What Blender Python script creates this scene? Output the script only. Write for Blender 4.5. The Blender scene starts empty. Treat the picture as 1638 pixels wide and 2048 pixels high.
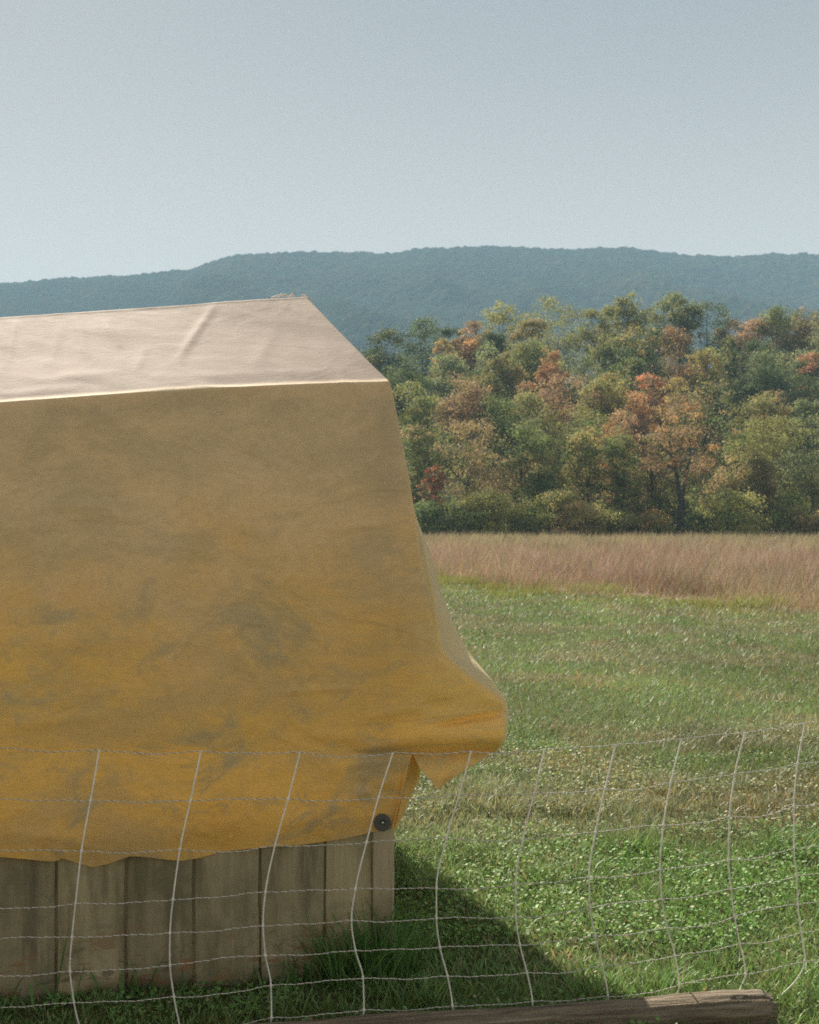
import bpy, math
import numpy as np
from mathutils import Vector

# ------------------------------------------------------------------ camera, sky, sun, exposure
scene = bpy.context.scene
C = scene.collection
R = math.radians
F, CX, HZ, EYE = 2447.0, 819.0, 1045.0, 1.6      # focal length in photo pixels, centre column, horizon row, eye height

cam = bpy.data.cameras.new('camera'); cam_o = bpy.data.objects.new('camera', cam); C.objects.link(cam_o)
cam_o.location = (0, 0, EYE); cam_o.rotation_euler = (R(90), 0, 0)
cam.sensor_fit = 'HORIZONTAL'; cam.sensor_width = 36.0; cam.lens = 36.0 * F / 1638.0
cam.shift_y = 21.0 / 1638.0
cam.clip_start = 0.05; cam.clip_end = 6000.0
cam.dof.use_dof = True; cam.dof.focus_distance = 4.5; cam.dof.aperture_fstop = 10.0
scene.camera = cam_o

SUN_EL = R(38.0)
LIGHT_XY = np.array([0.363, -0.932])             # horizontal way the light travels: from behind the shed to the front right
world = bpy.data.worlds.new('World'); scene.world = world; world.use_nodes = True
wn = world.node_tree.nodes; wl = world.node_tree.links; wn.clear()
sky = wn.new('ShaderNodeTexSky'); sky.sky_type = 'NISHITA'; sky.sun_disc = False
sky.sun_elevation = SUN_EL
sky.sun_rotation = math.atan2(-LIGHT_XY[0], -LIGHT_XY[1])
sky.air_density = 1.0; sky.dust_density = 0.6; sky.ozone_density = 1.0; sky.altitude = 200.0
bg = wn.new('ShaderNodeBackground'); bg.inputs['Strength'].default_value = 0.055
out = wn.new('ShaderNodeOutputWorld')
hz = wn.new('ShaderNodeMix'); hz.data_type = 'RGBA'; hz.inputs[0].default_value = 0.80   # milky, evenly hazy autumn sky
tcw = wn.new('ShaderNodeTexCoord'); sxw = wn.new('ShaderNodeSeparateXYZ'); wl.new(tcw.outputs['Generated'], sxw.inputs[0])
mrw = wn.new('ShaderNodeMapRange'); mrw.interpolation_type = 'SMOOTHERSTEP'; wl.new(sxw.outputs[2], mrw.inputs[0])
mrw.inputs[1].default_value = -0.05; mrw.inputs[2].default_value = 0.50
hzc = wn.new('ShaderNodeMix'); hzc.data_type = 'RGBA'; wl.new(mrw.outputs[0], hzc.inputs[0])
hzc.inputs[6].default_value = (7.7, 6.2, 4.7, 1.0); hzc.inputs[7].default_value = (2.50, 2.28, 1.94, 1.0)
wl.new(hzc.outputs[2], hz.inputs[7])
wl.new(sky.outputs[0], hz.inputs[6]); wl.new(hz.outputs[2], bg.inputs[0]); wl.new(bg.outputs[0], out.inputs[0])

sun = bpy.data.lights.new('sun', 'SUN'); sun_o = bpy.data.objects.new('sun', sun); C.objects.link(sun_o)
sun.energy = 4.2; sun.angle = R(0.53); sun.color = (1.0, 0.91, 0.77)
ld = Vector((LIGHT_XY[0] * math.cos(SUN_EL), LIGHT_XY[1] * math.cos(SUN_EL), -math.sin(SUN_EL)))
sun_o.rotation_euler = ld.to_track_quat('-Z', 'Y').to_euler(); sun_o.location = (-8, 20, 22)

vs = scene.view_settings
vs.view_transform = 'Standard'; vs.look = 'None'; vs.exposure = 1.36; vs.gamma = 1.0
scene.cycles.use_denoising = False
scene.cycles.max_bounces = 6; scene.cycles.diffuse_bounces = 3; scene.cycles.transmission_bounces = 4
scene.cycles.volume_bounces = 0; scene.cycles.transparent_max_bounces = 6
scene.cycles.filter_width = 1.7
scene.cycles.sample_clamp_indirect = 6.0

# ------------------------------------------------------------------ helpers
def at(px, py, d):
    return np.array([(px - CX) / F * d, d, EYE - (py - HZ) / F * d])

def proj(P):
    P = np.asarray(P)
    return CX + P[..., 0] / P[..., 1] * F, HZ + (EYE - P[..., 2]) / P[..., 1] * F

def hash2(ix, iy, seed):
    h = (ix.astype(np.int64) * 374761393 + iy.astype(np.int64) * 668265263 + seed * 1442695041) & 0x7fffffff
    h = ((h ^ (h >> 13)) * 1274126177) & 0x7fffffff
    h = (h ^ (h >> 16)) & 0x7fffffff
    return (h % 100003) / 100003.0

def vnoise(x, y, seed=0):
    x = np.asarray(x, float); y = np.asarray(y, float)
    ix = np.floor(x); iy = np.floor(y); fx = x - ix; fy = y - iy
    fx = fx * fx * (3 - 2 * fx); fy = fy * fy * (3 - 2 * fy)
    a = hash2(ix, iy, seed); b = hash2(ix + 1, iy, seed); c = hash2(ix, iy + 1, seed); d = hash2(ix + 1, iy + 1, seed)
    return (a * (1 - fx) + b * fx) * (1 - fy) + (c * (1 - fx) + d * fx) * fy

def fbm(x, y, seed=0, octs=4):
    s = 0.0; a = 0.5; t = 0.0
    for k in range(octs):
        s = s + a * vnoise(np.asarray(x) * 2 ** k, np.asarray(y) * 2 ** k, seed + 17 * k); t += a; a *= 0.5
    return s / t

def sstep(a, b, x):
    t = np.clip((np.asarray(x, float) - a) / (b - a), 0, 1)
    return t * t * (3 - 2 * t)

def mesh_np(name, V, faces, col=None, smooth=False, uv=None):
    """faces: list of int arrays (n,3) or (n,4); col: per-vertex rgb; uv: per-vertex float2 attribute called cloth"""
    V = np.asarray(V, np.float32)
    me = bpy.data.meshes.new(name)
    loops = np.concatenate([f.reshape(-1) for f in faces]).astype(np.int32)
    totals = np.concatenate([np.full(len(f), f.shape[1], np.int32) for f in faces])
    starts = np.concatenate([[0], np.cumsum(totals)[:-1]]).astype(np.int32)
    me.vertices.add(len(V)); me.vertices.foreach_set('co', V.reshape(-1))
    me.loops.add(len(loops)); me.loops.foreach_set('vertex_index', loops)
    me.polygons.add(len(totals)); me.polygons.foreach_set('loop_start', starts); me.polygons.foreach_set('loop_total', totals)
    if smooth: me.polygons.foreach_set('use_smooth', np.ones(len(totals), bool))
    me.update(calc_edges=True)
    if col is not None:
        a = me.attributes.new('tint', 'FLOAT_COLOR', 'POINT')
        c4 = np.ones((len(V), 4), np.float32); c4[:, :3] = col
        a.data.foreach_set('color', c4.reshape(-1))
    if uv is not None:
        a = me.attributes.new('cloth', 'FLOAT_VECTOR', 'POINT')
        a.data.foreach_set('vector', np.asarray(uv, np.float32).reshape(-1))
    return me

def link(name, me, mat=None, parent=None, loc=None):
    o = bpy.data.objects.new(name, me); C.objects.link(o)
    if mat is not None and me is not None:
        me.materials.clear(); me.materials.append(mat)
    if parent is not None: o.parent = parent
    if loc is not None: o.location = loc
    return o

def tag(o, label=None, cat=None, group=None, kind=None):
    for k, v in (('label', label), ('category', cat), ('group', group), ('kind', kind)):
        if v: o[k] = v
    return o

def empty(name, loc):
    o = bpy.data.objects.new(name, None); C.objects.link(o); o.location = loc; o.empty_display_size = 0.2
    return o

def tube(pts, rad, sides=6, cap=True):
    """verts, quads of a tube along pts with per-point radii"""
    pts = np.asarray(pts, float); rad = np.broadcast_to(np.asarray(rad, float), (len(pts),))
    tan = np.gradient(pts, axis=0); tan /= np.linalg.norm(tan, axis=1)[:, None] + 1e-12
    ref = np.array([0.13, 0.31, 0.94]) if abs(tan[:, 2]).mean() < 0.8 else np.array([0.97, 0.2, 0.1])
    s = np.cross(tan, ref); s /= np.linalg.norm(s, axis=1)[:, None]
    t = np.cross(tan, s)
    ang = np.arange(sides) * 2 * np.pi / sides
    V = pts[:, None] + rad[:, None, None] * (np.cos(ang)[None, :, None] * s[:, None] + np.sin(ang)[None, :, None] * t[:, None])
    V = V.reshape(-1, 3)
    n = len(pts); i = np.arange(n - 1)[:, None] * sides; j = np.arange(sides)[None]; k = (j + 1) % sides
    Q = np.stack([i + j, i + k, i + k + sides, i + j + sides], -1).reshape(-1, 4)
    return V, Q

class Bag:
    def __init__(self): self.V = []; self.F = []; self.C = []; self.n = 0
    def add(self, V, Fs, col=None):
        self.V.append(V)
        for f in Fs: self.F.append(f + self.n)
        if col is not None: self.C.append(np.broadcast_to(col, V.shape))
        self.n += len(V)
    def mesh(self, name, smooth=False, off=(0, 0, 0)):
        q = [f for f in self.F if f.shape[1] == 4]; t = [f for f in self.F if f.shape[1] == 3]
        fs = ([np.concatenate(q)] if q else []) + ([np.concatenate(t)] if t else [])
        return mesh_np(name, np.concatenate(self.V) - np.asarray(off), fs, np.concatenate(self.C) if self.C else None, smooth)

# ------------------------------------------------------------------ materials
def new_mat(name):
    m = bpy.data.materials.new(name); m.use_nodes = True
    nt = m.node_tree; nt.nodes.clear()
    o = nt.nodes.new('ShaderNodeOutputMaterial')
    return m, nt, o

def N(nt, kind, **kw):
    n = nt.nodes.new(kind)
    for k, v in kw.items():
        if k in n.inputs: n.inputs[k].default_value = v
        else: setattr(n, k, v)
    return n

def noise(nt, vec, scale, detail=4.0, rough=0.55, dist=0.0):
    n = N(nt, 'ShaderNodeTexNoise', Scale=scale, Detail=detail, Roughness=rough, Distortion=dist)
    if vec is not None: nt.links.new(vec, n.inputs['Vector'])
    return n.outputs['Fac']

def ramp(nt, fac, stops):
    r = N(nt, 'ShaderNodeValToRGB'); cr = r.color_ramp
    while len(cr.elements) < len(stops): cr.elements.new(0.5)
    for e, (p, c) in zip(cr.elements, stops): e.position = p; e.color = tuple(c) + (1,) if len(c) == 3 else c
    nt.links.new(fac, r.inputs[0]); return r.outputs[0]

def mix(nt, fac, a, b, mode='MIX'):
    m = N(nt, 'ShaderNodeMix', data_type='RGBA', blend_type=mode)
    for s, v in ((m.inputs[0], fac), (m.inputs[6], a), (m.inputs[7], b)):
        if isinstance(v, (int, float)): s.default_value = v
        elif isinstance(v, tuple): s.default_value = v + (1,) if len(v) == 3 else v
        else: nt.links.new(v, s)
    return m.outputs[2]

def math_(nt, op, a, b=None, clamp=False):
    m = N(nt, 'ShaderNodeMath', operation=op, use_clamp=clamp)
    for s, v in ((m.inputs[0], a), (m.inputs[1], b)):
        if v is None: continue
        if isinstance(v, (int, float)): s.default_value = v
        else: nt.links.new(v, s)
    return m.outputs[0]

def maprange(nt, v, a, b, c=0.0, d=1.0):
    m = N(nt, 'ShaderNodeMapRange', interpolation_type='SMOOTHSTEP')
    nt.links.new(v, m.inputs[0])
    for i, x in zip((1, 2, 3, 4), (a, b, c, d)): m.inputs[i].default_value = x
    return m.outputs[0]

def scaled(nt, vec, s, loc=(0, 0, 0)):
    m = N(nt, 'ShaderNodeMapping'); m.inputs['Scale'].default_value = s; m.inputs['Location'].default_value = loc
    nt.links.new(vec, m.inputs['Vector']); return m.outputs[0]

def bump(nt, h, strength, dist):
    b = N(nt, 'ShaderNodeBump', Strength=strength, Distance=dist); nt.links.new(h, b.inputs['Height']); return b.outputs[0]

def leaf_mat(name, rough=0.5, spec=0.3, transl=0.35, tint=(1, 1, 1)):
    m, nt, o = new_mat(name)
    a = N(nt, 'ShaderNodeAttribute', attribute_name='tint')
    col = mix(nt, 1.0, a.outputs['Color'], tint, 'MULTIPLY')
    p = N(nt, 'ShaderNodeBsdfPrincipled', Roughness=rough); p.inputs['Specular IOR Level'].default_value = spec
    nt.links.new(col, p.inputs['Base Color'])
    t = N(nt, 'ShaderNodeBsdfTranslucent')
    nt.links.new(mix(nt, 1.0, col, (1.15 * transl, 1.1 * transl, 0.8 * transl), 'MULTIPLY'), t.inputs['Color'])
    s = N(nt, 'ShaderNodeAddShader')
    nt.links.new(p.outputs[0], s.inputs[0]); nt.links.new(t.outputs[0], s.inputs[1]); nt.links.new(s.outputs[0], o.inputs[0])
    return m

M = {}
M['leaf'] = leaf_mat('leaf', 0.7, 0.08, 0.85)
M['grass'] = leaf_mat('grass_blade', 0.55, 0.3, 0.40)
M['clover'] = leaf_mat('clover_leaf', 0.6, 0.2, 0.40)
M['dry_grass'] = leaf_mat('dry_grass', 0.7, 0.15, 0.35)
M['canopy'] = leaf_mat('far_canopy', 1.0, 0.0, 0.0)

def ground_mat():
    m, nt, o = new_mat('ground_soil')
    g = N(nt, 'ShaderNodeNewGeometry'); pos = g.outputs['Position']
    sep = N(nt, 'ShaderNodeSeparateXYZ'); nt.links.new(pos, sep.inputs[0])
    a = N(nt, 'ShaderNodeAttribute', attribute_name='tint')
    n1 = noise(nt, pos, 9.0, 6, 0.65); n2 = noise(nt, pos, 0.7, 3)
    v = mix(nt, 1.0, a.outputs['Color'], ramp(nt, n1, [(0.3, (0.55, 0.55, 0.5)), (0.7, (1.35, 1.3, 1.2))]), 'MULTIPLY')
    v = mix(nt, 1.0, v, ramp(nt, n2, [(0.3, (0.85, 0.9, 0.85)), (0.7, (1.15, 1.1, 1.1))]), 'MULTIPLY')
    p = N(nt, 'ShaderNodeBsdfPrincipled', Roughness=0.95); p.inputs['Specular IOR Level'].default_value = 0.1
    nt.links.new(v, p.inputs['Base Color']); nt.links.new(bump(nt, n1, 0.6, 0.04), p.inputs['Normal'])
    nt.links.new(p.outputs[0], o.inputs[0]); return m
M['ground'] = ground_mat()

def bark_mat():
    m, nt, o = new_mat('bark')
    tc = N(nt, 'ShaderNodeTexCoord').outputs['Object']
    n1 = noise(nt, scaled(nt, tc, (4, 4, 0.8)), 2.0, 5)
    p = N(nt, 'ShaderNodeBsdfPrincipled', Roughness=0.9)
    nt.links.new(ramp(nt, n1, [(0.3, (0.03, 0.026, 0.02)), (0.7, (0.10, 0.085, 0.07))]), p.inputs['Base Color'])
    nt.links.new(bump(nt, n1, 0.5, 0.05), p.inputs['Normal']); nt.links.new(p.outputs[0], o.inputs[0]); return m
M['bark'] = bark_mat()

# cloth attribute: x = metres along the ridge (0 at the right corner), y = metres down from the eave (negative on the roof), z = 1 on the end panel
def tarp_mat():
    m, nt, o = new_mat('weathered_canvas')
    a = N(nt, 'ShaderNodeAttribute', attribute_name='cloth'); uv = a.outputs['Vector']
    sep = N(nt, 'ShaderNodeSeparateXYZ'); nt.links.new(uv, sep.inputs[0]); u, v = sep.outputs[0], sep.outputs[1]
    big = noise(nt, uv, 1.6, 5, 0.6); mid = noise(nt, scaled(nt, uv, (2.2, 5.5, 1)), 1.4, 6, 0.62); fine = noise(nt, scaled(nt, uv, (14, 26, 3)), 2.0, 5, 0.7)
    # colour by height: greyer on the upper drop, more saturated ochre towards the hem
    vv = math_(nt, 'ADD', v, math_(nt, 'MULTIPLY', math_(nt, 'SUBTRACT', big, 0.5), 1.5))
    vv = math_(nt, 'ADD', vv, math_(nt, 'MULTIPLY', math_(nt, 'SUBTRACT', mid, 0.5), 0.35))
    base = ramp(nt, maprange(nt, vv, -0.1, 1.5), [(0.0, (0.64, 0.505, 0.335)), (0.35, (0.66, 0.49, 0.28)), (0.62, (0.68, 0.46, 0.18)), (0.9, (0.73, 0.47, 0.135)), (1.0, (0.79, 0.49, 0.135))])
    roof = maprange(nt, v, -0.06, -0.01, 1.0, 0.0)  # roof cloth coloured darker to offset the strong sun falling on it
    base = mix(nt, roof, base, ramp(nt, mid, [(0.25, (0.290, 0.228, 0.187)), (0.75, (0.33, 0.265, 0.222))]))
    # blue grey mildew stains, mostly on the lower half
    st = noise(nt, scaled(nt, uv, (1, 1.15, 1), (3.1, 7.7, 0)), 3.2, 9, 0.70, 0.7)
    stm = maprange(nt, st, 0.49, 0.68)
    low = maprange(nt, v, 0.15, 1.0)
    stm = math_(nt, 'MULTIPLY', stm, math_(nt, 'ADD', math_(nt, 'MULTIPLY', low, 0.75), 0.25))
    st2 = noise(nt, scaled(nt, uv, (1.0, 1.6, 1), (11.3, 2.7, 0)), 1.9, 9, 0.7, 0.3)        # broad greyish mottling over the whole drop
    st3 = noise(nt, scaled(nt, uv, (1.0, 1.3, 1), (5.3, 1.7, 0)), 7.5, 9, 0.72, 0.5)         # small sharp edged marks
    stm = math_(nt, 'MAXIMUM', stm, maprange(nt, st2, 0.44, 0.60, 0.0, 0.50))
    stm = math_(nt, 'MAXIMUM', stm, math_(nt, 'MULTIPLY', maprange(nt, st3, 0.54, 0.62), math_(nt, 'ADD', math_(nt, 'MULTIPLY', low, 0.45), 0.14)))
    stm = math_(nt, 'MULTIPLY', stm, math_(nt, 'SUBTRACT', 1.0, roof))
    # the ring shaped mark left by something round on the lower middle
    mp = scaled(nt, uv, (5.0, 4.4, 0), (-3.05, -4.36, 0))
    wob = N(nt, 'ShaderNodeVectorMath', operation='ADD'); nt.links.new(mp, wob.inputs[0])
    nz = N(nt, 'ShaderNodeTexNoise', Scale=4.0, Detail=4.0); nt.links.new(uv, nz.inputs['Vector'])
    sc = N(nt, 'ShaderNodeVectorMath', operation='SCALE'); nt.links.new(nz.outputs['Color'], sc.inputs[0]); sc.inputs['Scale'].default_value = 0.5
    nt.links.new(sc.outputs[0], wob.inputs[1])
    sub = N(nt, 'ShaderNodeVectorMath', operation='SUBTRACT'); nt.links.new(wob.outputs[0], sub.inputs[0]); sub.inputs[1].default_value = (0.25, 0.25, 0.25)
    flat = N(nt, 'ShaderNodeVectorMath', operation='MULTIPLY'); nt.links.new(sub.outputs[0], flat.inputs[0]); flat.inputs[1].default_value = (1, 1, 0)
    ln = N(nt, 'ShaderNodeVectorMath', operation='LENGTH'); nt.links.new(flat.outputs[0], ln.inputs[0])
    ringd = math_(nt, 'ABSOLUTE', math_(nt, 'SUBTRACT', ln.outputs['Value'], 0.8))
    ring = maprange(nt, ringd, 0.0, 0.14, 0.50, 0.0)
    ring = math_(nt, 'MULTIPLY', ring, maprange(nt, st, 0.44, 0.56))
    dirt = math_(nt, 'MAXIMUM', stm, ring)
    base = mix(nt, math_(nt, 'MULTIPLY', dirt, 0.85), base, (0.39, 0.345, 0.225))
    # grey blue skylight on the end facet, painted into the cloth colour
    endm = math_(nt, 'MULTIPLY', maprange(nt, sep.outputs[2], 0.25, 0.7), maprange(nt, v, 0.3, 0.9))
    base = mix(nt, math_(nt, 'MULTIPLY', endm, 0.5), base, (0.50, 0.50, 0.40))
    base = mix(nt, 1.0, base, ramp(nt, fine, [(0.25, (0.90, 0.90, 0.90)), (0.75, (1.08, 1.08, 1.08))]), 'MULTIPLY')
    weave = N(nt, 'ShaderNodeTexNoise', Scale=1.0, Detail=2.0); nt.links.new(scaled(nt, uv, (260, 420, 60)), weave.inputs['Vector'])
    h = math_(nt, 'ADD', math_(nt, 'MULTIPLY', weave.outputs['Fac'], 0.25), math_(nt, 'MULTIPLY', fine, 0.6))
    rg = math_(nt, 'ABSOLUTE', math_(nt, 'SUBTRACT', noise(nt, scaled(nt, uv, (2.2, 2.6, 1), (1.1, 4.2, 0)), 1.1, 3, 0.5, 0.9), 0.5))   # soft crumples
    h = math_(nt, 'ADD', h, math_(nt, 'MULTIPLY', maprange(nt, rg, 0.0, 0.10, 1.0, 0.0), math_(nt, 'SUBTRACT', 1.3, math_(nt, 'MULTIPLY', roof, 1.1))))
    nb = bump(nt, h, 0.35, 0.006)
    p = N(nt, 'ShaderNodeBsdfPrincipled', Roughness=0.78); p.inputs['Specular IOR Level'].default_value = 0.2
    nt.links.new(base, p.inputs['Base Color']); nt.links.new(nb, p.inputs['Normal'])
    t = N(nt, 'ShaderNodeBsdfTranslucent'); nt.links.new(mix(nt, 1.0, base, (0.42, 0.40, 0.36), 'MULTIPLY'), t.inputs['Color'])
    s = N(nt, 'ShaderNodeAddShader')
    nt.links.new(p.outputs[0], s.inputs[0]); nt.links.new(t.outputs[0], s.inputs[1]); nt.links.new(s.outputs[0], o.inputs[0])
    return m
M['tarp'] = tarp_mat()

def wood_mat(name, dark, light, moss, flake=True):
    m, nt, o = new_mat(name)
    tc = N(nt, 'ShaderNodeTexCoord').outputs['Object']
    oi = N(nt, 'ShaderNodeObjectInfo').outputs['Random']
    off = N(nt, 'ShaderNodeCombineXYZ'); nt.links.new(math_(nt, 'MULTIPLY', oi, 37.0), off.inputs[0]); nt.links.new(math_(nt, 'MULTIPLY', oi, 91.0), off.inputs[2])
    add = N(nt, 'ShaderNodeVectorMath', operation='ADD'); nt.links.new(tc, add.inputs[0]); nt.links.new(off.outputs[0], add.inputs[1]); v = add.outputs[0]
    grain = noise(nt, scaled(nt, v, (60, 60, 3.0)), 1.0, 6, 0.65, 0.4)
    streak = noise(nt, scaled(nt, v, (14, 14, 2.2)), 1.0, 5, 0.6)
    patch = noise(nt, v, 5.0, 6, 0.65)
    base = ramp(nt, grain, [(0.15, dark), (0.85, light)])
    base = mix(nt, maprange(nt, streak, 0.47, 0.72, 0, 0.65), base, (0.10, 0.085, 0.055))
    base = mix(nt, maprange(nt, patch, 0.42, 0.68, 0, 0.7), base, moss)
    tone = ramp(nt, oi, [(0.0, (0.8, 0.8, 0.78)), (1.0, (1.15, 1.12, 1.05))])
    base = mix(nt, 1.0, base, tone, 'MULTIPLY')
    if flake:                                        # rotten flakes close to the ground
        sp = N(nt, 'ShaderNodeSeparateXYZ'); nt.links.new(tc, sp.inputs[0])
        lowz = maprange(nt, sp.outputs[2], 0.06, 0.32, 1.0, 0.0)
        fl = noise(nt, scaled(nt, v, (9, 9, 26)), 1.0, 5, 0.6, 0.8)
        base = mix(nt, math_(nt, 'MULTIPLY', maprange(nt, fl, 0.56, 0.62), lowz), base, (0.30, 0.19, 0.10))
        base = mix(nt, math_(nt, 'MULTIPLY', maprange(nt, fl, 0.42, 0.32, 0.0, 0.7), lowz), base, (0.12, 0.10, 0.065))
    p = N(nt, 'ShaderNodeBsdfPrincipled', Roughness=0.85); p.inputs['Specular IOR Level'].default_value = 0.25
    nt.links.new(base, p.inputs['Base Color']); nt.links.new(bump(nt, grain, 0.6, 0.004), p.inputs['Normal'])
    nt.links.new(p.outputs[0], o.inputs[0]); return m
M['board'] = wood_mat('weathered_board', (0.29, 0.255, 0.16), (0.50, 0.44, 0.29), (0.18, 0.18, 0.11))
M['post'] = wood_mat('weathered_post', (0.32, 0.275, 0.19), (0.52, 0.45, 0.32), (0.25, 0.225, 0.15), False)

def log_mat():
    m, nt, o = new_mat('old_timber')
    tc = N(nt, 'ShaderNodeTexCoord').outputs['Object']
    g = noise(nt, scaled(nt, tc, (3.0, 55, 55)), 1.0, 7, 0.7, 0.3); pch = noise(nt, tc, 9.0, 5)
    base = ramp(nt, g, [(0.28, (0.07, 0.055, 0.038)), (0.5, (0.22, 0.175, 0.12)), (0.75, (0.42, 0.35, 0.25))])
    base = mix(nt, maprange(nt, pch, 0.55, 0.7, 0, 0.5), base, (0.12, 0.12, 0.07))
    p = N(nt, 'ShaderNodeBsdfPrincipled', Roughness=0.85)
    nt.links.new(base, p.inputs['Base Color']); nt.links.new(bump(nt, g, 0.9, 0.02), p.inputs['Normal']); nt.links.new(p.outputs[0], o.inputs[0]); return m
M['log'] = log_mat()

def plain(name, col, rough=0.6, metal=0.0, var=0.15, scale=40.0):
    m, nt, o = new_mat(name)
    tc = N(nt, 'ShaderNodeTexCoord').outputs['Object']
    n1 = noise(nt, tc, scale, 4)
    lo = tuple(c * (1 - var) for c in col); hi = tuple(min(1, c * (1 + var)) for c in col)
    p = N(nt, 'ShaderNodeBsdfPrincipled', Roughness=rough, Metallic=metal)
    nt.links.new(ramp(nt, n1, [(0.3, lo), (0.7, hi)]), p.inputs['Base Color']); nt.links.new(p.outputs[0], o.inputs[0]); return m
M['strut'] = plain('white_plastic', (0.88, 0.86, 0.80), 0.45)
M['wire_white'] = plain('white_polywire', (0.86, 0.84, 0.78), 0.6, 0, 0.15, 120)
M['wire_dark'] = plain('dark_polywire', (0.36, 0.34, 0.30), 0.5, 0, 0.3, 120)
M['rubber'] = plain('grey_rubber', (0.09, 0.09, 0.08), 0.6)
M['steel'] = plain('zinc_screw', (0.6, 0.6, 0.56), 0.35, 0.8)
M['white_cord'] = plain('white_cord', (0.80, 0.78, 0.74), 0.8)

# ------------------------------------------------------------------ ground, low wooded rise, mountain
def rise(x, y):
    t = np.clip((np.asarray(y, float) - 118) / 82, 0, None)
    up = 19.0 * np.minimum(t, 1.25) ** 1.3
    down = sstep(225, 420, y)
    return (up + 1.2 * (fbm(np.asarray(x) / 40, np.asarray(y) / 40, 5) - 0.5) * sstep(118, 160, y)) * (1 - down) + 3.0 * down

def meadow_edge(x):                                   # where the mown lawn stops
    return np.clip(33.6 - 1.62 * np.asarray(x, float), 14, 60) + 5.0 * (fbm(np.asarray(x) * 0.45, 0 * np.asarray(x), 3, 5) - 0.5)

def lawn_h(x, y):
    return 0.10 * (fbm(np.asarray(x) / 3.0, np.asarray(y) / 3.0, 11, 3) - 0.5) * sstep(4.6, 7.0, y)

def ground_z(x, y): return rise(x, y) + lawn_h(x, y)

ys = np.concatenate([np.linspace(-30, 2, 9), np.arange(2.5, 12, 0.25), np.geomspace(12, 120, 70)[0:], np.geomspace(124, 420, 40), np.geomspace(470, 2300, 14)])
us = np.linspace(-1, 1, 161); us = np.sign(us) * np.abs(us) ** 1.6
GX = us[None] * (30 + 0.95 * np.abs(ys)[:, None]); GY = np.repeat(ys[:, None], len(us), 1)
GZ = ground_z(GX, GY)
me_ = meadow_edge(GX)
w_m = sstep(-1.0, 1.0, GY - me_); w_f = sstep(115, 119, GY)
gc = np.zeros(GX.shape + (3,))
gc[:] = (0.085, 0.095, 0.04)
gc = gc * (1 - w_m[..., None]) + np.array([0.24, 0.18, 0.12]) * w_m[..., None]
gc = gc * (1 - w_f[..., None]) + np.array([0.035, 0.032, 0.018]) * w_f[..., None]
nr, ncl = GX.shape
i = np.arange(nr - 1)[:, None] * ncl; j = np.arange(ncl - 1)[None]
GQ = np.stack([i + j, i + j + 1, i + j + 1 + ncl, i + j + ncl], -1).reshape(-1, 4)
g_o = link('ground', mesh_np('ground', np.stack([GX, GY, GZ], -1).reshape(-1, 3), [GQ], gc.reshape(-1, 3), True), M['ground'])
tag(g_o, 'flat green pasture running back to the wooded rise', 'ground', kind='structure')

RIDGE = np.array([(-700, 600), (-300, 585), (0, 562), (120, 551), (270, 545), (385, 531), (430, 514), (485, 503), (600, 498), (780, 500), (850, 490), (985, 486), (1100, 492), (1250, 489), (1330, 500), (1440, 508), (1540, 502), (1638, 502), (1900, 520), (2400, 560)], float)
YR = 1500.0
def mountain_z(x, y):
    px = CX + x / YR * F
    top = EYE + (HZ - np.interp(px, RIDGE[:, 0], RIDGE[:, 1])) / F * YR - 5.0
    t = np.clip((y - 560) / (YR - 560), 0, 1.4)
    p = np.where(t <= 1, t ** 1.12, 1 - (t - 1) * 0.9)
    spur = (fbm(x / 170 + 0.5 * y / 300, y / 420, 21, 4) - 0.5)
    return top * p + (60 * spur + 75 * (fbm(x / 75 + y / 190, y / 260, 23, 3) - .5)) * np.sin(np.pi * np.clip(t, 0, 1)) ** 1.0
mx = np.arange(-1100, 1101, 25.0); my = np.concatenate([np.arange(560, 1500, 20.0), np.arange(1500, 1760, 20.0)])
MX, MY = np.meshgrid(mx, my); MZ = mountain_z(MX, MY) - 9.0
nr, ncl = MX.shape; i = np.arange(nr - 1)[:, None] * ncl; j = np.arange(ncl - 1)[None]
Q = np.stack([i + j, i + j + 1, i + j + 1 + ncl, i + j + ncl], -1).reshape(-1, 4)
mo = link('mountain', mesh_np('mountain', np.stack([MX, MY, MZ], -1).reshape(-1, 3), [Q], np.broadcast_to(np.array([0.04, 0.045, 0.025]), (MX.size, 3)), True), M['ground'])
tag(mo, 'long wooded mountain ridge across the background', 'mountain', kind='structure')
# woods on the mountain: a canopy of rounded crowns nobody could count
cx_ = np.arange(-640, 641, 2.5); cy_ = np.concatenate([np.arange(860, 1180, 4.5), np.arange(1180, 1512, 3.0)])
KX, KY = np.meshgrid(cx_, cy_)
cell = 6.5
bi = np.floor(KX / cell); bj = np.floor(KY / cell)
F1 = np.full(KX.shape, 1e9); idr = np.zeros(KX.shape)
for di in (-1, 0, 1):
    for dj in (-1, 0, 1):
        ci = bi + di; cj = bj + dj
        px_ = (ci + hash2(ci, cj, 1)) * cell; py_ = (cj + hash2(ci, cj, 2)) * cell
        dd = (KX - px_) ** 2 + (KY - py_) ** 2
        better = dd < F1; F1 = np.where(better, dd, F1); idr = np.where(better, hash2(ci, cj, 3), idr)
dome = (0.6 + 3.0 * idr ** 1.5) * np.clip(1 - F1 / (cell * 0.75) ** 2, 0, 1)
KZ = mountain_z(KX, KY) + dome + 1.0 * vnoise(KX / 2.9, KY / 3.3, 9) + 3.0 * (fbm(KX / 22, KY / 22, 19, 3) - .5)
kc = np.zeros(KX.shape + (3,)); kc[:] = (0.030, 0.046, 0.030)
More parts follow.
